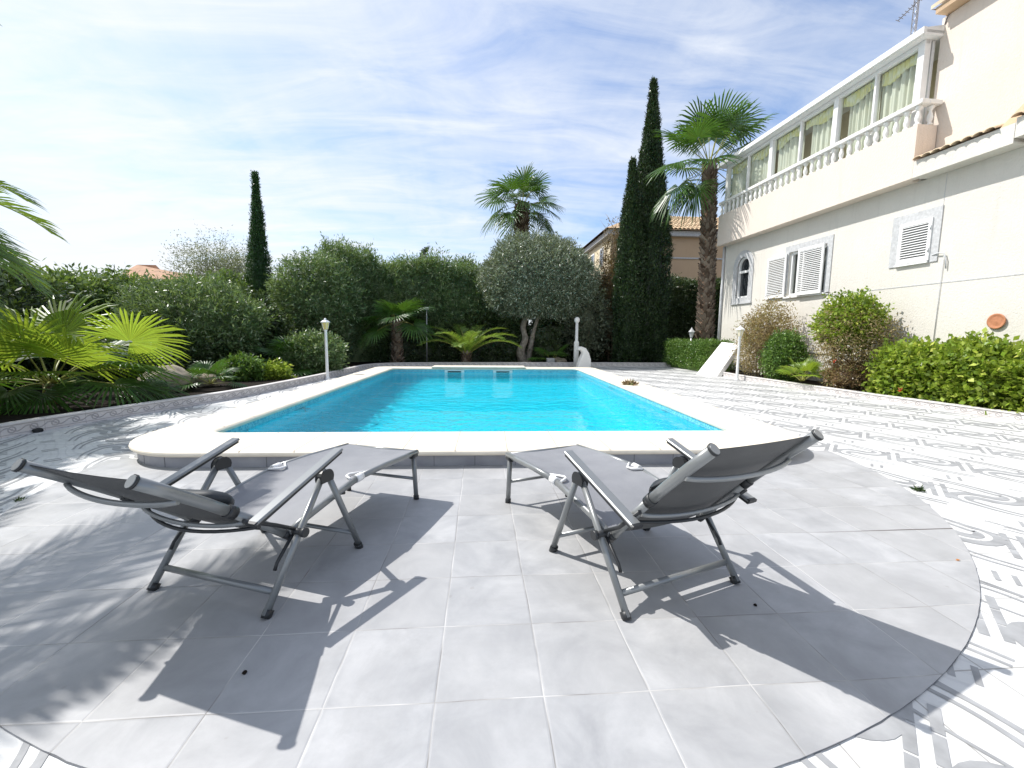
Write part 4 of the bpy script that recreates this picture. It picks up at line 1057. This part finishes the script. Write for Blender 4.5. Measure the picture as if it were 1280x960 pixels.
def pinnate(base, az, el, L_, nleaf, llen, sag, width=.03, vee=35., seed=0, twist=0.):
    rr = random.Random(seed); pts = []; p_ = Vector(base); e_ = R(el); st = 22
    for k in range(st+1):
        pts.append(p_.copy()); d = Vector((cos(R(az))*cos(e_), sin(R(az))*cos(e_), sin(e_))); p_ = p_+d*L_/st; e_ -= sag/st*(1+.9*k/st)
    Q_ = []
    for i in range(nleaf):
        u = .08+.91*i/(nleaf-1); f = u*st; k = min(int(f), st-1); a = pts[k].lerp(pts[k+1], f-k); tn = (pts[k+1]-pts[k]).normalized()
        sd_ = tn.cross(Vector((0, 0, 1))).normalized(); up = sd_.cross(tn)
        ll = llen*(.35+.65*sin(pi*min(1, .12+u*.80))**.7)*(1 if u < .9 else .75)
        for s in (-1, 1):
            v = (tn*(.55+.55*u)+sd_*s*1.0+up*math.tan(R(vee))*.55*(1+rr.uniform(-.4, .4))).normalized()
            n_ = v.cross(tn).normalized(); L2 = ll*(1+rr.uniform(-.1, .1)); w_ = width
            side_ = n_.cross(v).normalized()
            m1 = a+v*L2*.4-Vector((0, 0, 1))*L2*.02; m2 = a+v*L2*.75-Vector((0, 0, 1))*L2*.10; tp = a+v*L2-Vector((0, 0, 1))*L2*.22
            Q_ += [(a-side_*w_*.25, m1-side_*w_*.5, m1+side_*w_*.5, a+side_*w_*.25), (m1-side_*w_*.5, m2-side_*w_*.32, m2+side_*w_*.32, m1+side_*w_*.5), (m2-side_*w_*.32, tp, tp+side_*.002, m2+side_*w_*.32)]
    return pts, Q_
def date_palm(loc, trunk_h, r0, fr, label, leafm='date', cat='palm', width=.028, group=None):
    root = empty('date_palm', loc, label=label, cat=cat)
    if trunk_h > .1:
        mb = MB(); mb.tube([(0, 0, 0), (0, 0, trunk_h*.5), (0, 0, trunk_h)], [r0*1.2, r0, r0*1.05], 14); tr = mb.build('trunk', M['palm_bark'], root)
        V = []
        for i in range(int(trunk_h/.10)+2):
            for k in range(9):
                a = 2*pi*(k+.5*(i % 2))/9; rad_ = Vector((cos(a), sin(a), 0)); tan_ = Vector((-sin(a), cos(a), 0)); c_ = rad_*r0+Vector((0, 0, i*.10)); w_ = r0*.36
                V.append((c_-tan_*w_, c_+tan_*w_, c_+rad_*.09+tan_*w_*.4+Vector((0, 0, .16)), c_+rad_*.09-tan_*w_*.4+Vector((0, 0, .16))))
        quads('leaf_base', np.array([[tuple(p_) for p_ in q] for q in V]), M['boots'], tr)
    for i, (az, el, L_, nl, ll, sag) in enumerate(fr):
        pts, Q_ = pinnate((cos(R(az))*r0*.4, sin(R(az))*r0*.4, trunk_h), az, el, L_, nl, ll, sag, width, seed=i)
        A = np.array([[tuple(p_) for p_ in q] for q in Q_]); f = quads('frond', A, M[leafm], root)
        mb = MB(); mb.tube(pts, [.020*(1-.8*k/len(pts)) for k in range(len(pts))], 6, flat=.8); mb.build('frond_stalk', M['petiole'], f)
    return root

# tall fan palm in front of the far end of the house
q = at(880, 430, y=16.2); qt = at(887, 206, y=16.2)
rr = random.Random(3)
lv = []
for az, el, Lp, Rr_ in ((90, 82, 1.1, 1.2), (205, 66, 1.3, 1.2), (330, 68, 1.4, 1.25), (262, 60, 1.2, 1.2), (20, 52, 1.45, 1.25), (175, 42, 1.3, 1.15), (228, 30, 1.2, 1.15), (355, 36, 1.4, 1.2),
                        (60, 30, 1.1, 1.1), (120, 26, 1.05, 1.1), (192, 8, 1.25, 1.2), (245, 0, 1.1, 1.1), (330, 16, 1.3, 1.1), (15, 4, 1.2, 1.1), (190, -26, 1.25, 1.15), (215, -45, 1.0, 1.0), (350, -30, .9, .9), (165, -42, 1.0, 1.0), (90, -20, .8, .9), (345, 48, 1.5, 1.2), (8, 22, 1.4, 1.15), (300, 50, 1.2, 1.1), (45, 64, 1.3, 1.15), (150, 60, 1.1, 1.1)):
    lv.append((az+rr.uniform(-6, 6), el, Lp, Rr_, .10 if el > 20 else .22))
fan_palm((q.x, 16.2, .06), qt.z-.06, .26, .19, [(l_[0], l_[1], l_[2]*1.08, l_[3]*1.08, l_[4]) for l_ in lv], 'tall fan palm with a thick shaggy trunk beside the end of the house', lean=(qt.x-q.x, 0), petr=.022, nseg=36, split=.40)
# fan palm behind the olive
q = at(652, 300, y=21.5); qt = at(652, 256, y=21.5)
lv = crown(22, -24, 85, 1.10, 1.10, 5)
fan_palm((q.x, 21.5, -.02), qt.z, .30, .27, lv, 'fan palm whose round crown rises above the clipped olive tree', petr=.022, nseg=32, split=.36)
# small fan palm at the back kerb
q = at(497, 455, y=16.95); qt = at(498, 402, y=16.95)
lv = [(185, 28, .75, .95, .3), (95, 60, .6, .95), (15, 40, .75, 1.0, .2), (150, 68, .6, .95), (340, 62, .6, .95), (330, 12, .75, .95, .35), (215, -8, .7, .9, .3), (25, -10, .75, .9, .3), (280, 30, .7, .9, .3), (255, 62, .6, .9), (60, 30, .8, .95), (120, 35, .7, .9)]
fan_palm((q.x, 16.95, .06), qt.z-.06, .17, .15, lv, 'short fan palm with a shaggy brown trunk left of the thin pole', petr=.018, nseg=32, split=.5, boot_len=.14)
# arching date palm in the back bed
q = at(583, 450, y=17.05)
fr = [(az, el+4, 2.2*s_, 44, .46, .95) for az, el, s_ in ((0, 50, 1.), (20, 62, .95), (345, 38, 1.05), (60, 70, .9), (110, 72, .9), (160, 60, 1.), (185, 50, .95), (205, 42, .9), (230, 60, .8), (290, 65, .75), (320, 50, .9), (260, 45, .7))]
date_palm((q.x, 17.05, .06), .35, .16, fr, 'low feathery date palm arching in the dark bed behind the skimmers', width=.035)
# date palms past the left edge: the lower one hangs into view, the taller one throws its shadow on the terrace
fr = []
rr = random.Random(12)
for i in range(26):
    az = i*137.5+20; el = 74-3.4*i+rr.uniform(-5, 5); fr.append((az, el, 2.35*(1+rr.uniform(-.12, .08)), 60, .55, 1.0+.25*rr.random()))
fr += [(355, 42, 2.5, 76, .62, 1.35), (12, 30, 2.4, 76, .62, 1.25), (340, 55, 2.5, 76, .60, 1.4), (30, 20, 2.4, 70, .6, 1.1), (2, 12, 2.45, 70, .60, 1.2), (345, 5, 2.4, 64, .60, 1.1), (20, 48, 2.5, 60, .5, 1.1)]
date_palm((-8.0, 5.35, .06), 2.45, .24, fr, 'date palm at the left edge with long fronds hanging into the picture', width=.034)
fr = []
for i in range(9):
    az = i*137.5+75; el = 62-5*i+rr.uniform(-5, 5); fr.append((az, el, 2.9*(1+rr.uniform(-.12, .08)), 54, .50, .95+.25*rr.random()))
fr += [(98, 30, 2.9, 54, .5, .9), (74, 38, 3.0, 54, .5, .9), (60, 12, 3.0, 54, .5, .8), (40, 30, 3.0, 54, .5, .9), (22, 8, 3.0, 54, .5, .8), (0, 30, 2.9, 54, .5, .9), (335, 15, 3.0, 54, .5, .8)]
date_palm((-5.85, 1.75, .06), 3.5, .24, fr, 'taller date palm beyond the left edge that shades the grey terrace', width=.036)
# lime fan palm in the left bed
q = at(62, 470, y=7.3)
lv = [(275, 62, .75, 1.0, .1, 'fan_lime', .1), (335, 44, .75, 1.1, .1, 'fan_lime', -.4), (200, 45, .75, 1.0, .2, 'fan_lime', .3), (12, 38, 1.35, .85, .12, 'fan_lime', -.8), (8, 24, 1.15, .90, .22, 'fan', -.3), (352, 14, 1.05, .85, .22, 'fan', 0.),
      (305, 6, .55, .75, .3, 'fan', .2), (262, 10, .5, .78, .3, 'fan', 0), (180, 15, 1., .9, .3, 'fan', 0), (225, 22, .75, .85, .3, 'fan_lime', 0), (120, 40, .9, .9, .2, 'fan', 0), (60, 48, .9, .95, .2, 'fan', 0), (150, 60, .8, .95, .1, 'fan_lime', 0), (25, 6, 1.1, .8, .2, 'fan', .3), (90, 72, .9, 1.0, .1, 'fan_lime', 0), (300, 32, .65, .95, .2, 'fan_lime', 0)]
fan_palm((q.x, 7.3, .06), .34, .10, .09, lv, 'large lime green fan palm low in the left bed near the edge of the picture', boots=False, petr=.020, nseg=40, split=.44)
# small fan palms
def small_fan(px, py, y, size, n, label, lm='fan', z0=.06, el0=75, el1=5):
    q = at(px, py, y=y); lv = [(i*137.5, el0+(el1-el0)*(i+.5)/n, size*.8, size*.75, .2, lm, 0) for i in range(n)]
    return fan_palm((q.x, y, z0), .12, .05, .05, lv, label, boots=False, petr=.010, nseg=26, split=.55)
small_fan(262, 462, 9.2, .48, 9, 'small blue-green fan palm seedling beside the ochre stones')
small_fan(368, 450, 13.0, .95, 12, 'spiky fan palm clump left of the yellow lamp')
small_fan(690, 446, 17.2, .75, 5, 'young fan palm in the dark bed right of the olive trunks', el0=65, el1=20)
small_fan(1003, 470, 9.75, .50, 9, 'small yellow-green fan palm at the foot of the house wall', 'fan_lime', el0=80, el1=25)

# ------------------------------------------------------------------ cypresses, hedges, shrubs
def core(mb, path_or_c, *a): pass
def cypress(px, ybase, Y, pxtop, pytop, wpx, label, lm='l_cypress', n=9000, z0=.0, prof=None, name='cypress', llen=.11, fuzz=.10):
    b = at(px, ybase, y=Y); tp = at(pxtop, pytop, y=Y); rmax = (at(px+wpx/2, ybase, y=Y)-b).x; Ht = tp.z-z0
    root = empty(name, (b.x, Y, z0), label=label, cat='cypress')
    prof = prof or (lambda u: (min(1, .55+u*2.2) if u < .2 else 1.)*(1-max(0, u-.2)/.8)**.72)
    lean = tp.x-b.x
    u = rng.uniform(0, 1, n); a = rng.uniform(0, 2*pi, n)
    pr = np.array([prof(q) for q in u]); lump = np.array([1+.36*mnoise.noise(Vector((cos(a_)*1.9, sin(a_)*1.9, u_*Ht*.42+px)))+.22*mnoise.noise(Vector((cos(a_)*4, sin(a_)*4, u_*Ht*1.6+7))) for a_, u_ in zip(a, u)])
    rr_ = rmax*pr*lump*(1-.30*rng.uniform(0, 1, n)**2)
    P = np.stack([rr_*np.cos(a)+lean*u**1.3, rr_*np.sin(a), u*Ht], 1); N = np.stack([np.cos(a)*.55, np.sin(a)*.55, np.full(n, 1.)], 1)
    V = twigs(P, N, 6, .03, fuzz*1.6, llen, llen*.28, up=.9, along=1.2)
    quads('foliage', V, M[lm], root)
    mb = MB(); mb.tube([(0, 0, 0), (lean*.2, 0, Ht*.3), (lean*.8, 0, Ht*.85)], [rmax*.16+.05, rmax*.12+.03, .02], 8); mb.build('trunk', M['bark'], root)
    mb = MB(); K = 14
    pts = [(lean*(k/K)**1.3, 0, Ht*(.03+.93*k/K)) for k in range(K+1)]; mb.tube(pts, [max(.01, rmax*prof(.03+.93*k/K)*.66) for k in range(K+1)], 10); mb.build('inner_growth', M[lm], root)
    return root
cypress(327, 405, 17.8, 319, 219, 27, 'slim dark cypress standing alone above the left shrubs', 'l_cypress_green', 5200, llen=.09, fuzz=.07, prof=lambda u: float(np.interp(u, [0, .3, .55, .75, .9, 1], [1.12, 1.08, .80, .42, .10, 0])))
cypress(806, 440, 18.6, 817, 104, 48, 'tallest dark cypress, left of the tall fan palm', n=15000, llen=.11, fuzz=.08, prof=lambda u: float(np.interp(u, [0, .15, .42, .60, .716, .836, .925, 1], [.82, .92, 1., .80, .50, .26, .10, 0.])))
cypress(783, 440, 18.0, 791, 204, 34, 'shorter dark cypress pressed against the left side of the tallest one', n=9000, llen=.11, fuzz=.08, prof=lambda u: float(np.interp(u, [0, .17, .43, .6, .766, .894, 1], [.9, 1., .85, .70, .42, .18, 0.])))

def shrub(name, loc, c, r, label, lm, n, k=5, llen=.09, lwid=.03, tlen=.25, lump=.25, freq=1.4, cat='shrub', shell=.4, seed=0, stems=5, zmin=None, corek=.72, stemm='twig', up=.3, group=None, srad=.02, sbase=.15, spread=.02):
    root = empty(name, loc, label=label, cat=cat, group=group)
    P, N = blob_points(n, c, r, lump, freq, shell, seed, zmin)
    quads('foliage', twigs(P, N, k, spread, tlen, llen, lwid, up=up), M[lm], root)
    if corek > 0:
        mb = MB()
        def f(u, v):
            a = 2*pi*u; b = -pi/2+pi*v; d = Vector((cos(a)*cos(b), sin(a)*cos(b), sin(b))); q = corek*(1+lump*mnoise.noise(d*freq+Vector((seed*9.7,)*3)))
            return (c[0]+d.x*r[0]*q, c[1]+d.y*r[1]*q, max(.02, c[2]+d.z*r[2]*q))
        mb.grid(f, 20, 12); mb.build('inner_growth', M[lm], root)
    if stems:
        rr = random.Random(seed+1); mb = MB()
        for i in range(stems):
            a = 2*pi*i/stems+rr.uniform(-.4, .4); top = Vector((c[0]+cos(a)*r[0]*.6, c[1]+sin(a)*r[1]*.6, c[2]+r[2]*rr.uniform(-.2, .4)))
            b = Vector((cos(a)*sbase, sin(a)*sbase, 0)); m_ = b.lerp(top, .5)+Vector((rr.uniform(-.1, .1), rr.uniform(-.1, .1), .05)); mb.tube([b, m_, top], [srad, srad*.75, srad*.4], 6)
        mb.build('stem', M[stemm], root)
    return root
def hedge(name, path, z1f, thick, label, lm, n, k=5, llen=.10, lwid=.032, tlen=.25, lump=.3, z0=.05, seed=0, up=.4, shell=.35, cat='hedge', corein=.3):
    c0 = path[0]; root = empty(name, (c0[0], c0[1], 0), label=label, cat=cat)
    P, N = wall_points(n, path, z0, z1f, thick, lump, shell, seed); P[:, 0] -= c0[0]; P[:, 1] -= c0[1]
    quads('foliage', twigs(P, N, k, .03, tlen, llen, lwid, up=up), M[lm], root)
    mb = MB(); pa = [Vector((*q, 0)) for q in path]; L_ = [0]
    for a, b in zip(pa[:-1], pa[1:]): L_.append(L_[-1]+(b-a).length)
    V = []
    for i, q in enumerate(pa):
        d = (pa[min(i+1, len(pa)-1)]-pa[max(i-1, 0)]).normalized(); nn = Vector((d.y, -d.x, 0)); H = z1f(L_[i]/L_[-1])-corein; hw_ = thick/2-corein*.8
        for s, z in ((hw_, 0), (hw_, H), (-hw_, H), (-hw_, 0)): a = q+nn*s; V.append((a.x-c0[0], a.y-c0[1], z))
    F = [(i*4+j, i*4+j+1, i*4+j+5, i*4+j+4) for i in range(len(pa)-1) for j in range(3)]+[(0, 1, 2, 3), tuple((len(pa)-1)*4+j for j in (3, 2, 1, 0))]
    mb.add(V, F); mb.build('inner_growth', M[lm], root)
    return root
def subdiv(path, k=5):
    out = []
    for a, b in zip(path[:-1], path[1:]):
        for i in range(k): out.append((a[0]+(b[0]-a[0])*i/k, a[1]+(b[1]-a[1])*i/k))
    return out+[path[-1]]
def pth(P): return subdiv(P)
# left hedge, running along the left side then turning behind the bed
a = [at(-120, 325, y=9.5), at(60, 326, y=11.5), at(150, 335, y=14), at(240, 348, y=17.5), at(330, 350, y=19.5)]
hp_ = pth([(-13.5, 3.0), (-13.0, 8.0), (-12.6, 11.2), (-11.6, 14.5), (-10.2, 17.5), (-8.2, 20.3)])
hedge('hedge', hp_, lambda u: 2.72+.16*sin(u*9)+.08*sin(u*31)+.5*max(0, u-.8), 1.8, 'tall mixed hedge running along the left side behind the fan palms', 'l_hedge', 13000, k=6, llen=.16, lwid=.06, tlen=.3, lump=.45, seed=2)
# oleander mass in front of it, with bare stems
q = at(245, 395, y=12.8)
shrub('oleander', (q.x, 12.8, .06), (0, 0, 1.45), (1.75, 1.1, 1.05), 'broad rounded oleander with pale bare stems in the left bed', 'l_oleander', 4200, k=7, llen=.13, lwid=.032, tlen=.3, seed=4, stems=9, srad=.022, corek=.6, shell=.45, sbase=.35)
q = at(305, 420, y=14.5)
shrub('laurel_bush', (q.x, 14.5, .06), (0, 0, 1.05), (1.35, .9, 1.2), 'dark glossy bush between the oleander and the slim cypress', 'l_dark', 2600, k=6, llen=.15, lwid=.06, seed=5, stems=4)
q = at(378, 360, y=16.8)
# centre oleander hedge
hedge('oleander_hedge', pth([(-6.4, 18.0), (-4.8, 18.9), (-2.7, 19.5), (-.2, 19.8), (1.7, 19.9)]), lambda u: 4.25-.25*u+.14*sin(u*15)+.12*sin(u*37), 2.1, 'tall oleander hedge across the back of the garden left of the olive', 'l_oleander', 15000, k=7, llen=.16, lwid=.036, tlen=.40, lump=.50, seed=8, up=1.0, shell=.65)
q = at(393, 385, y=16.3)
shrub('oleander', (q.x, 16.4, .06), (0, 0, 2.40), (1.45, 1.0, 1.50), 'tall grey-green oleander with long bare stems behind the yellow lamp', 'l_oleander', 3600, k=7, llen=.15, lwid=.034, tlen=.35, seed=14, stems=12, srad=.03, corek=.5, sbase=.5, shell=.5)
# dark planting at foot of the hedge
hedge('laurel_hedge', pth([(-3.8, 18.0), (-1.5, 18.5), (1.0, 18.7), (3.5, 18.7)]), lambda u: 1.7+.25*sin(u*15), .9, 'low dark laurel hedge at the foot of the oleanders', 'l_dark', 4200, k=5, llen=.13, lwid=.05, seed=20, lump=.3)
# right hedge behind cypresses
hedge('dark_hedge', pth([(2.6, 20.2), (6., 20.4), (10., 20.4), (13, 20.2)]), lambda u: (3.0 if u < .25 else 3.75)+.1*sin(u*23), 1.6, 'clipped dark green hedge behind the cypresses and the tall palm', 'l_dark', 11000, k=6, llen=.13, lwid=.05, tlen=.22, lump=.25, seed=31, up=.4)
# airy pale shrubs behind the left hedge
for i, (px, py, Y, rx_, rz_, lb) in enumerate(((262, 345, 20.5, 1.25, 1.35, 'airy grey-green shrub with the highest spiky twigs over the left hedge'), (296, 350, 20.0, .95, .95, 'smaller airy grey shrub just left of the slim cypress'))):
    q = at(px, py, y=Y); shrub('tall_shrub', (q.x, Y, 0), (0, 0, q.z), (rx_, .9, rz_), lb, 'l_pale', 1100, k=8, llen=.10, lwid=.028, tlen=.7, lump=.5, seed=40+i, stems=5, srad=.05, corek=0, shell=.8, up=1.0)
q = at(262, 395, y=20.8)
# sprig poking out of the hedge top
q = at(527, 322, y=19.3); q2 = at(534, 309, y=19.3)
root = empty('young_conifer', (q.x-.5, 19.3, 0), label='thin dark conifer tip poking up out of the oleander hedge', cat='tree')
tp = Vector((q2.x-q.x+.5, 0, q2.z)); mb = MB(); mb.tube([(0, 0, 0), (.2, 0, q.z-.8), tp], [.06, .04, .015], 6); mb.build('trunk', M['bark'], root)
uu = rng.uniform(0, 1, 260); P = np.array([tuple(Vector((.2, 0, q.z-.8)).lerp(tp, x)) for x in uu])+rng.normal(scale=.05, size=(260, 3)); quads('foliage', twigs(P, rng.normal(size=(260, 3)), 4, .02, .12, .09, .03, up=.6), M['l_cypress'], root)

# olive tree, clipped into a ball on two trunks
q = at(671, 350, y=18.1); g0 = at(655, 448, y=18.1)
root = empty('olive_tree', (g0.x, 18.1, .06), label='olive tree clipped into a wide silvery ball on twisted trunks', cat='olive tree')
cx_o, cz_o = q.x-g0.x, q.z-.06
P, N = blob_points(9500, (cx_o, 0, cz_o), (2.30, 2.0, 1.70), .11, 1.6, .28, 3)
flat_ = P[:, 2] > cz_o-1.45; P, N = P[flat_], N[flat_]
quads('crown', twigs(P, N, 7, .03, .24, .12, .034, up=.2), M['l_olive'], root)
mb = MB()
def f(u, v):
    a = 2*pi*u; b = -pi/2+pi*v; d = Vector((cos(a)*cos(b), sin(a)*cos(b), sin(b))); return (cx_o+d.x*1.85, d.y*1.6, cz_o+d.z*1.35)
mb.grid(f, 24, 14); mb.build('inner_growth', M['l_olive'], root)
for pts, rs in (([(0, 0, 0), (-.12, .0, .5), (.05, 0, 1.0), (-.05, 0, 1.5), (.12, 0, 2.2), (.2, 0, cz_o-.3)], [.24, .18, .14, .12, .10, .05]), ([(.15, .1, 0), (.28, .1, .6), (.38, .1, 1.2), (.55, .1, 1.9), (.7, .1, cz_o-.3)], [.16, .12, .10, .09, .05])):
    mb = MB(); SP = smooth_path([(p_[0], p_[2]) for p_ in pts], 5); rr_ = np.interp(np.linspace(0, len(pts)-1, len(SP)), range(len(pts)), rs)
    V = []; n_ = 14
    for i, s_ in enumerate(SP):
        for k in range(n_):
            a = 2*pi*k/n_; r_ = rr_[i]*(1+.35*mnoise.noise(Vector((cos(a)*1.6, sin(a)*1.6, s_.y*1.3+pts[0][0]*9)))); V.append((s_.x+cos(a)*r_, pts[0][1]+sin(a)*r_, s_.y))
    mb.add(V, [(i*n_+k, i*n_+(k+1) % n_, (i+1)*n_+(k+1) % n_, (i+1)*n_+k) for i in range(len(SP)-1) for k in range(n_)], 0, True); mb.build('trunk', M['bark'], root)

# brown twiggy conifer left of the cypresses
q = at(768, 345, y=19.4)
root = shrub('dry_shrub', (q.x, 19.4, .06), (0, 0, 3.0), (.62, .6, 2.9), 'tall brownish half-dry shrub with bare twig tips left of the cypresses', 'l_brown', 2600, k=6, llen=.09, lwid=.03, tlen=.3, lump=.5, freq=2., seed=50, stems=6, srad=.04, corek=.5, shell=.5, up=1.2)
mb = MB(); rr = random.Random(5)
for i in range(22):
    x = rr.uniform(-.45, .35); z0 = rr.uniform(4.2, 5.2); h = rr.uniform(.8, 1.7); mb.tube([(x, rr.uniform(-.3, .3), z0), (x+rr.uniform(-.2, .2), 0, z0+h*.6), (x+rr.uniform(-.4, .4), 0, z0+h)], [.016, .010, .004], 5)
mb.build('dead_twigs', M['twig'], root)
q = at(730, 400, y=19.0)
shrub('spindle_shrub', (q.x, 18.9, .06), (0, 0, 1.8), (1.1, .8, 1.7), 'loose pale-leaved shrub in the shade right of the olive', 'l_pale', 1500, k=6, llen=.13, lwid=.05, tlen=.3, seed=55, corek=.45, shell=.6)

# clipped box hedge at the planter corner
hedge('box_hedge', pth([(8.03, 16.9), (8.05, 13.75)]), lambda u: .98+.03*sin(u*9), .95, 'clipped low box hedge in the planter under the tall palm', 'l_box', 5200, k=5, llen=.055, lwid=.028, tlen=.10, lump=.10, seed=60, shell=.12, corein=.12, z0=.10)
# plants along the house
shrub('bronze_bush', (8.20, 11.75, .06), (0, 0, 1.05), (.62, .60, .98), 'dry bronze coloured bush against the house wall behind the right lamp', 'l_bronze', 2600, k=6, llen=.055, lwid=.028, tlen=.28, lump=.28, seed=62, shell=.6, corek=.45, up=.6)
shrub('green_bush', (8.08, 10.75, .06), (0, 0, .62), (.42, .42, .62), 'small dense green bush in front of the bronze one', 'l_box', 2200, k=5, llen=.06, lwid=.032, tlen=.14, lump=.2, seed=63, shell=.3)
shrub('variegated_bush', (8.35, 9.15, .06), (0, 0, 1.52), (.58, .55, .56), 'round variegated bush on bare pinkish twigs by the shuttered window', 'l_bright', 1500, k=6, llen=.075, lwid=.045, tlen=.18, lump=.22, seed=64, shell=.7, corek=.0, stems=14, srad=.012, sbase=.2)
bb = [o for o in bpy.data.objects if o.name.startswith('variegated_bush')][0]
P, N = blob_points(2300, (.05, -.10, 1.15), (.66, .6, .68), .3, 1.6, .5, 65); quads('dry_leaves', twigs(P, N, 4, .03, .2, .05, .025, up=.2), M['l_bronze'], bb)
rr = random.Random(8)
gh = hedge('hibiscus_hedge', pth([(8.62, 8.25), (8.72, 6.8), (8.85, 5.4), (9.05, 3.6), (9.15, 1.6)]), lambda u: .92+.05*sin(u*11), .95, 'bright green hibiscus hedge along the right kerb below the house wall', 'l_bright', 8200, k=5, llen=.095, lwid=.062, tlen=.20, lump=.26, seed=66, shell=.3, corein=.22)
def flower(loc, label):
    o = empty('hibiscus_flower', loc, label=label, cat='flower')
    mb = MB()
    for k in range(5):
        a = 2*pi*k/5; d = Vector((cos(a)*.6-.5, sin(a)*.6-.4, sin(a+1)*.5+.2)).normalized(); s_ = d.cross(Vector((0, 0, 1))).normalized()
        mb.add([(0, 0, 0), tuple(d*.035+s_*.022), tuple(d*.06), tuple(d*.035-s_*.022)], [(0, 1, 2, 3)])
    mb.build('petal', M['flower'], o); mb = MB(); mb.tube([(0, 0, 0), (-.04, -.03, .01)], .004, 5); mb.build('stamen', M['dead'], o)
q = at(1125, 488, y=6.6); flower((q.x, 6.6, q.z), 'red hibiscus flower low on the front of the bright hedge')
q = at(1043, 452, y=8.3); flower((q.x, 8.3, q.z), 'red flower at the left end of the bright hedge, under the round bush')
shrub('ground_shrub', (8.25, 8.95, .06), (0, 0, .28), (.42, .35, .32), 'low dry undergrowth between the small fan palm and the bright hedge', 'l_brown', 700, k=5, llen=.06, lwid=.03, tlen=.15, seed=70)

# low plants in the left bed
for i, (px, py, Y, r_, lm, lb) in enumerate((
    (392, 455, 12.9, .70, 'l_oleander', 'dense low green shrub at the kerb left of the yellow lamp'),
    (345, 466, 11.2, .17, 'l_bright', 'small bright yellow-green succulent at the left kerb'),
    (305, 462, 10.9, .30, 'l_box', 'low sprawling green shrub behind the left kerb'),
    (222, 455, 11.5, .55, 'l_dark', 'dark low fern-like shrub behind the ochre stone'),
    (160, 470, 9.6, .60, 'l_dark', 'dark shrub hidden behind the lime fan palm leaves'),
    (385, 378, 17.2, .60, 'l_bright', 'yellow-green bushy shoot above the terracotta wall'))):
    q = at(px, py, y=Y); z = max(.06+r_*.7, q.z if i == 5 else 0)
    shrub('low_shrub', (q.x, Y, .06), (0, 0, z-.06), (r_*1.15, r_*.8, r_*.85), lb, lm, int(2200*r_), k=6, llen=.10, lwid=.035, tlen=.2, seed=80+i, stems=3, corek=.55)
q = at(20, 440, y=9.5)
shrub('laurel_bush', (-10.3, 9.6, .0), (0, 0, 1.1), (1.6, 1.6, 1.3), 'dark bush filling the left bed behind the lime fan palm', 'l_dark', 3400, k=6, llen=.14, lwid=.05, seed=95)
shrub('laurel_bush', (-8.6, 14.0, .0), (0, 0, 1.0), (1.9, 1.3, 1.2), 'dark bush under the left hedge behind the ochre boulders', 'l_dark', 3600, k=6, llen=.14, lwid=.05, seed=96)
# weeds and tufts on the paving
def tuft(px, py, r_, label, lm='l_brown', z=0., n=60, blade=.05, zz=0.):
    q = at(px, py, z=z); d = unit(rng.normal(size=(n, 3))*np.array([1, 1, .5])+np.array([0, 0, .7])); P = rng.normal(scale=r_*.35, size=(n, 3))*np.array([1, 1, 0])
    o = quads('weed_tuft', leaves(P, d, blade, blade*.28), M[lm], label=label, cat='weed'); o.location = (q.x, q.y, z+.002); return o
tuft(1148, 613.5, .045, 'small grey weed sprouting at the right edge of the round terrace', 'l_dark', n=40)
tuft(24, 626, .04, 'small grey weed sprouting at the left edge of the round terrace', n=26, blade=.03, lm='l_dark')
tuft(788, 481, .16, 'dry leafy clump lying on the paving beside the right pool coping', z=0.17, n=160, blade=.12)
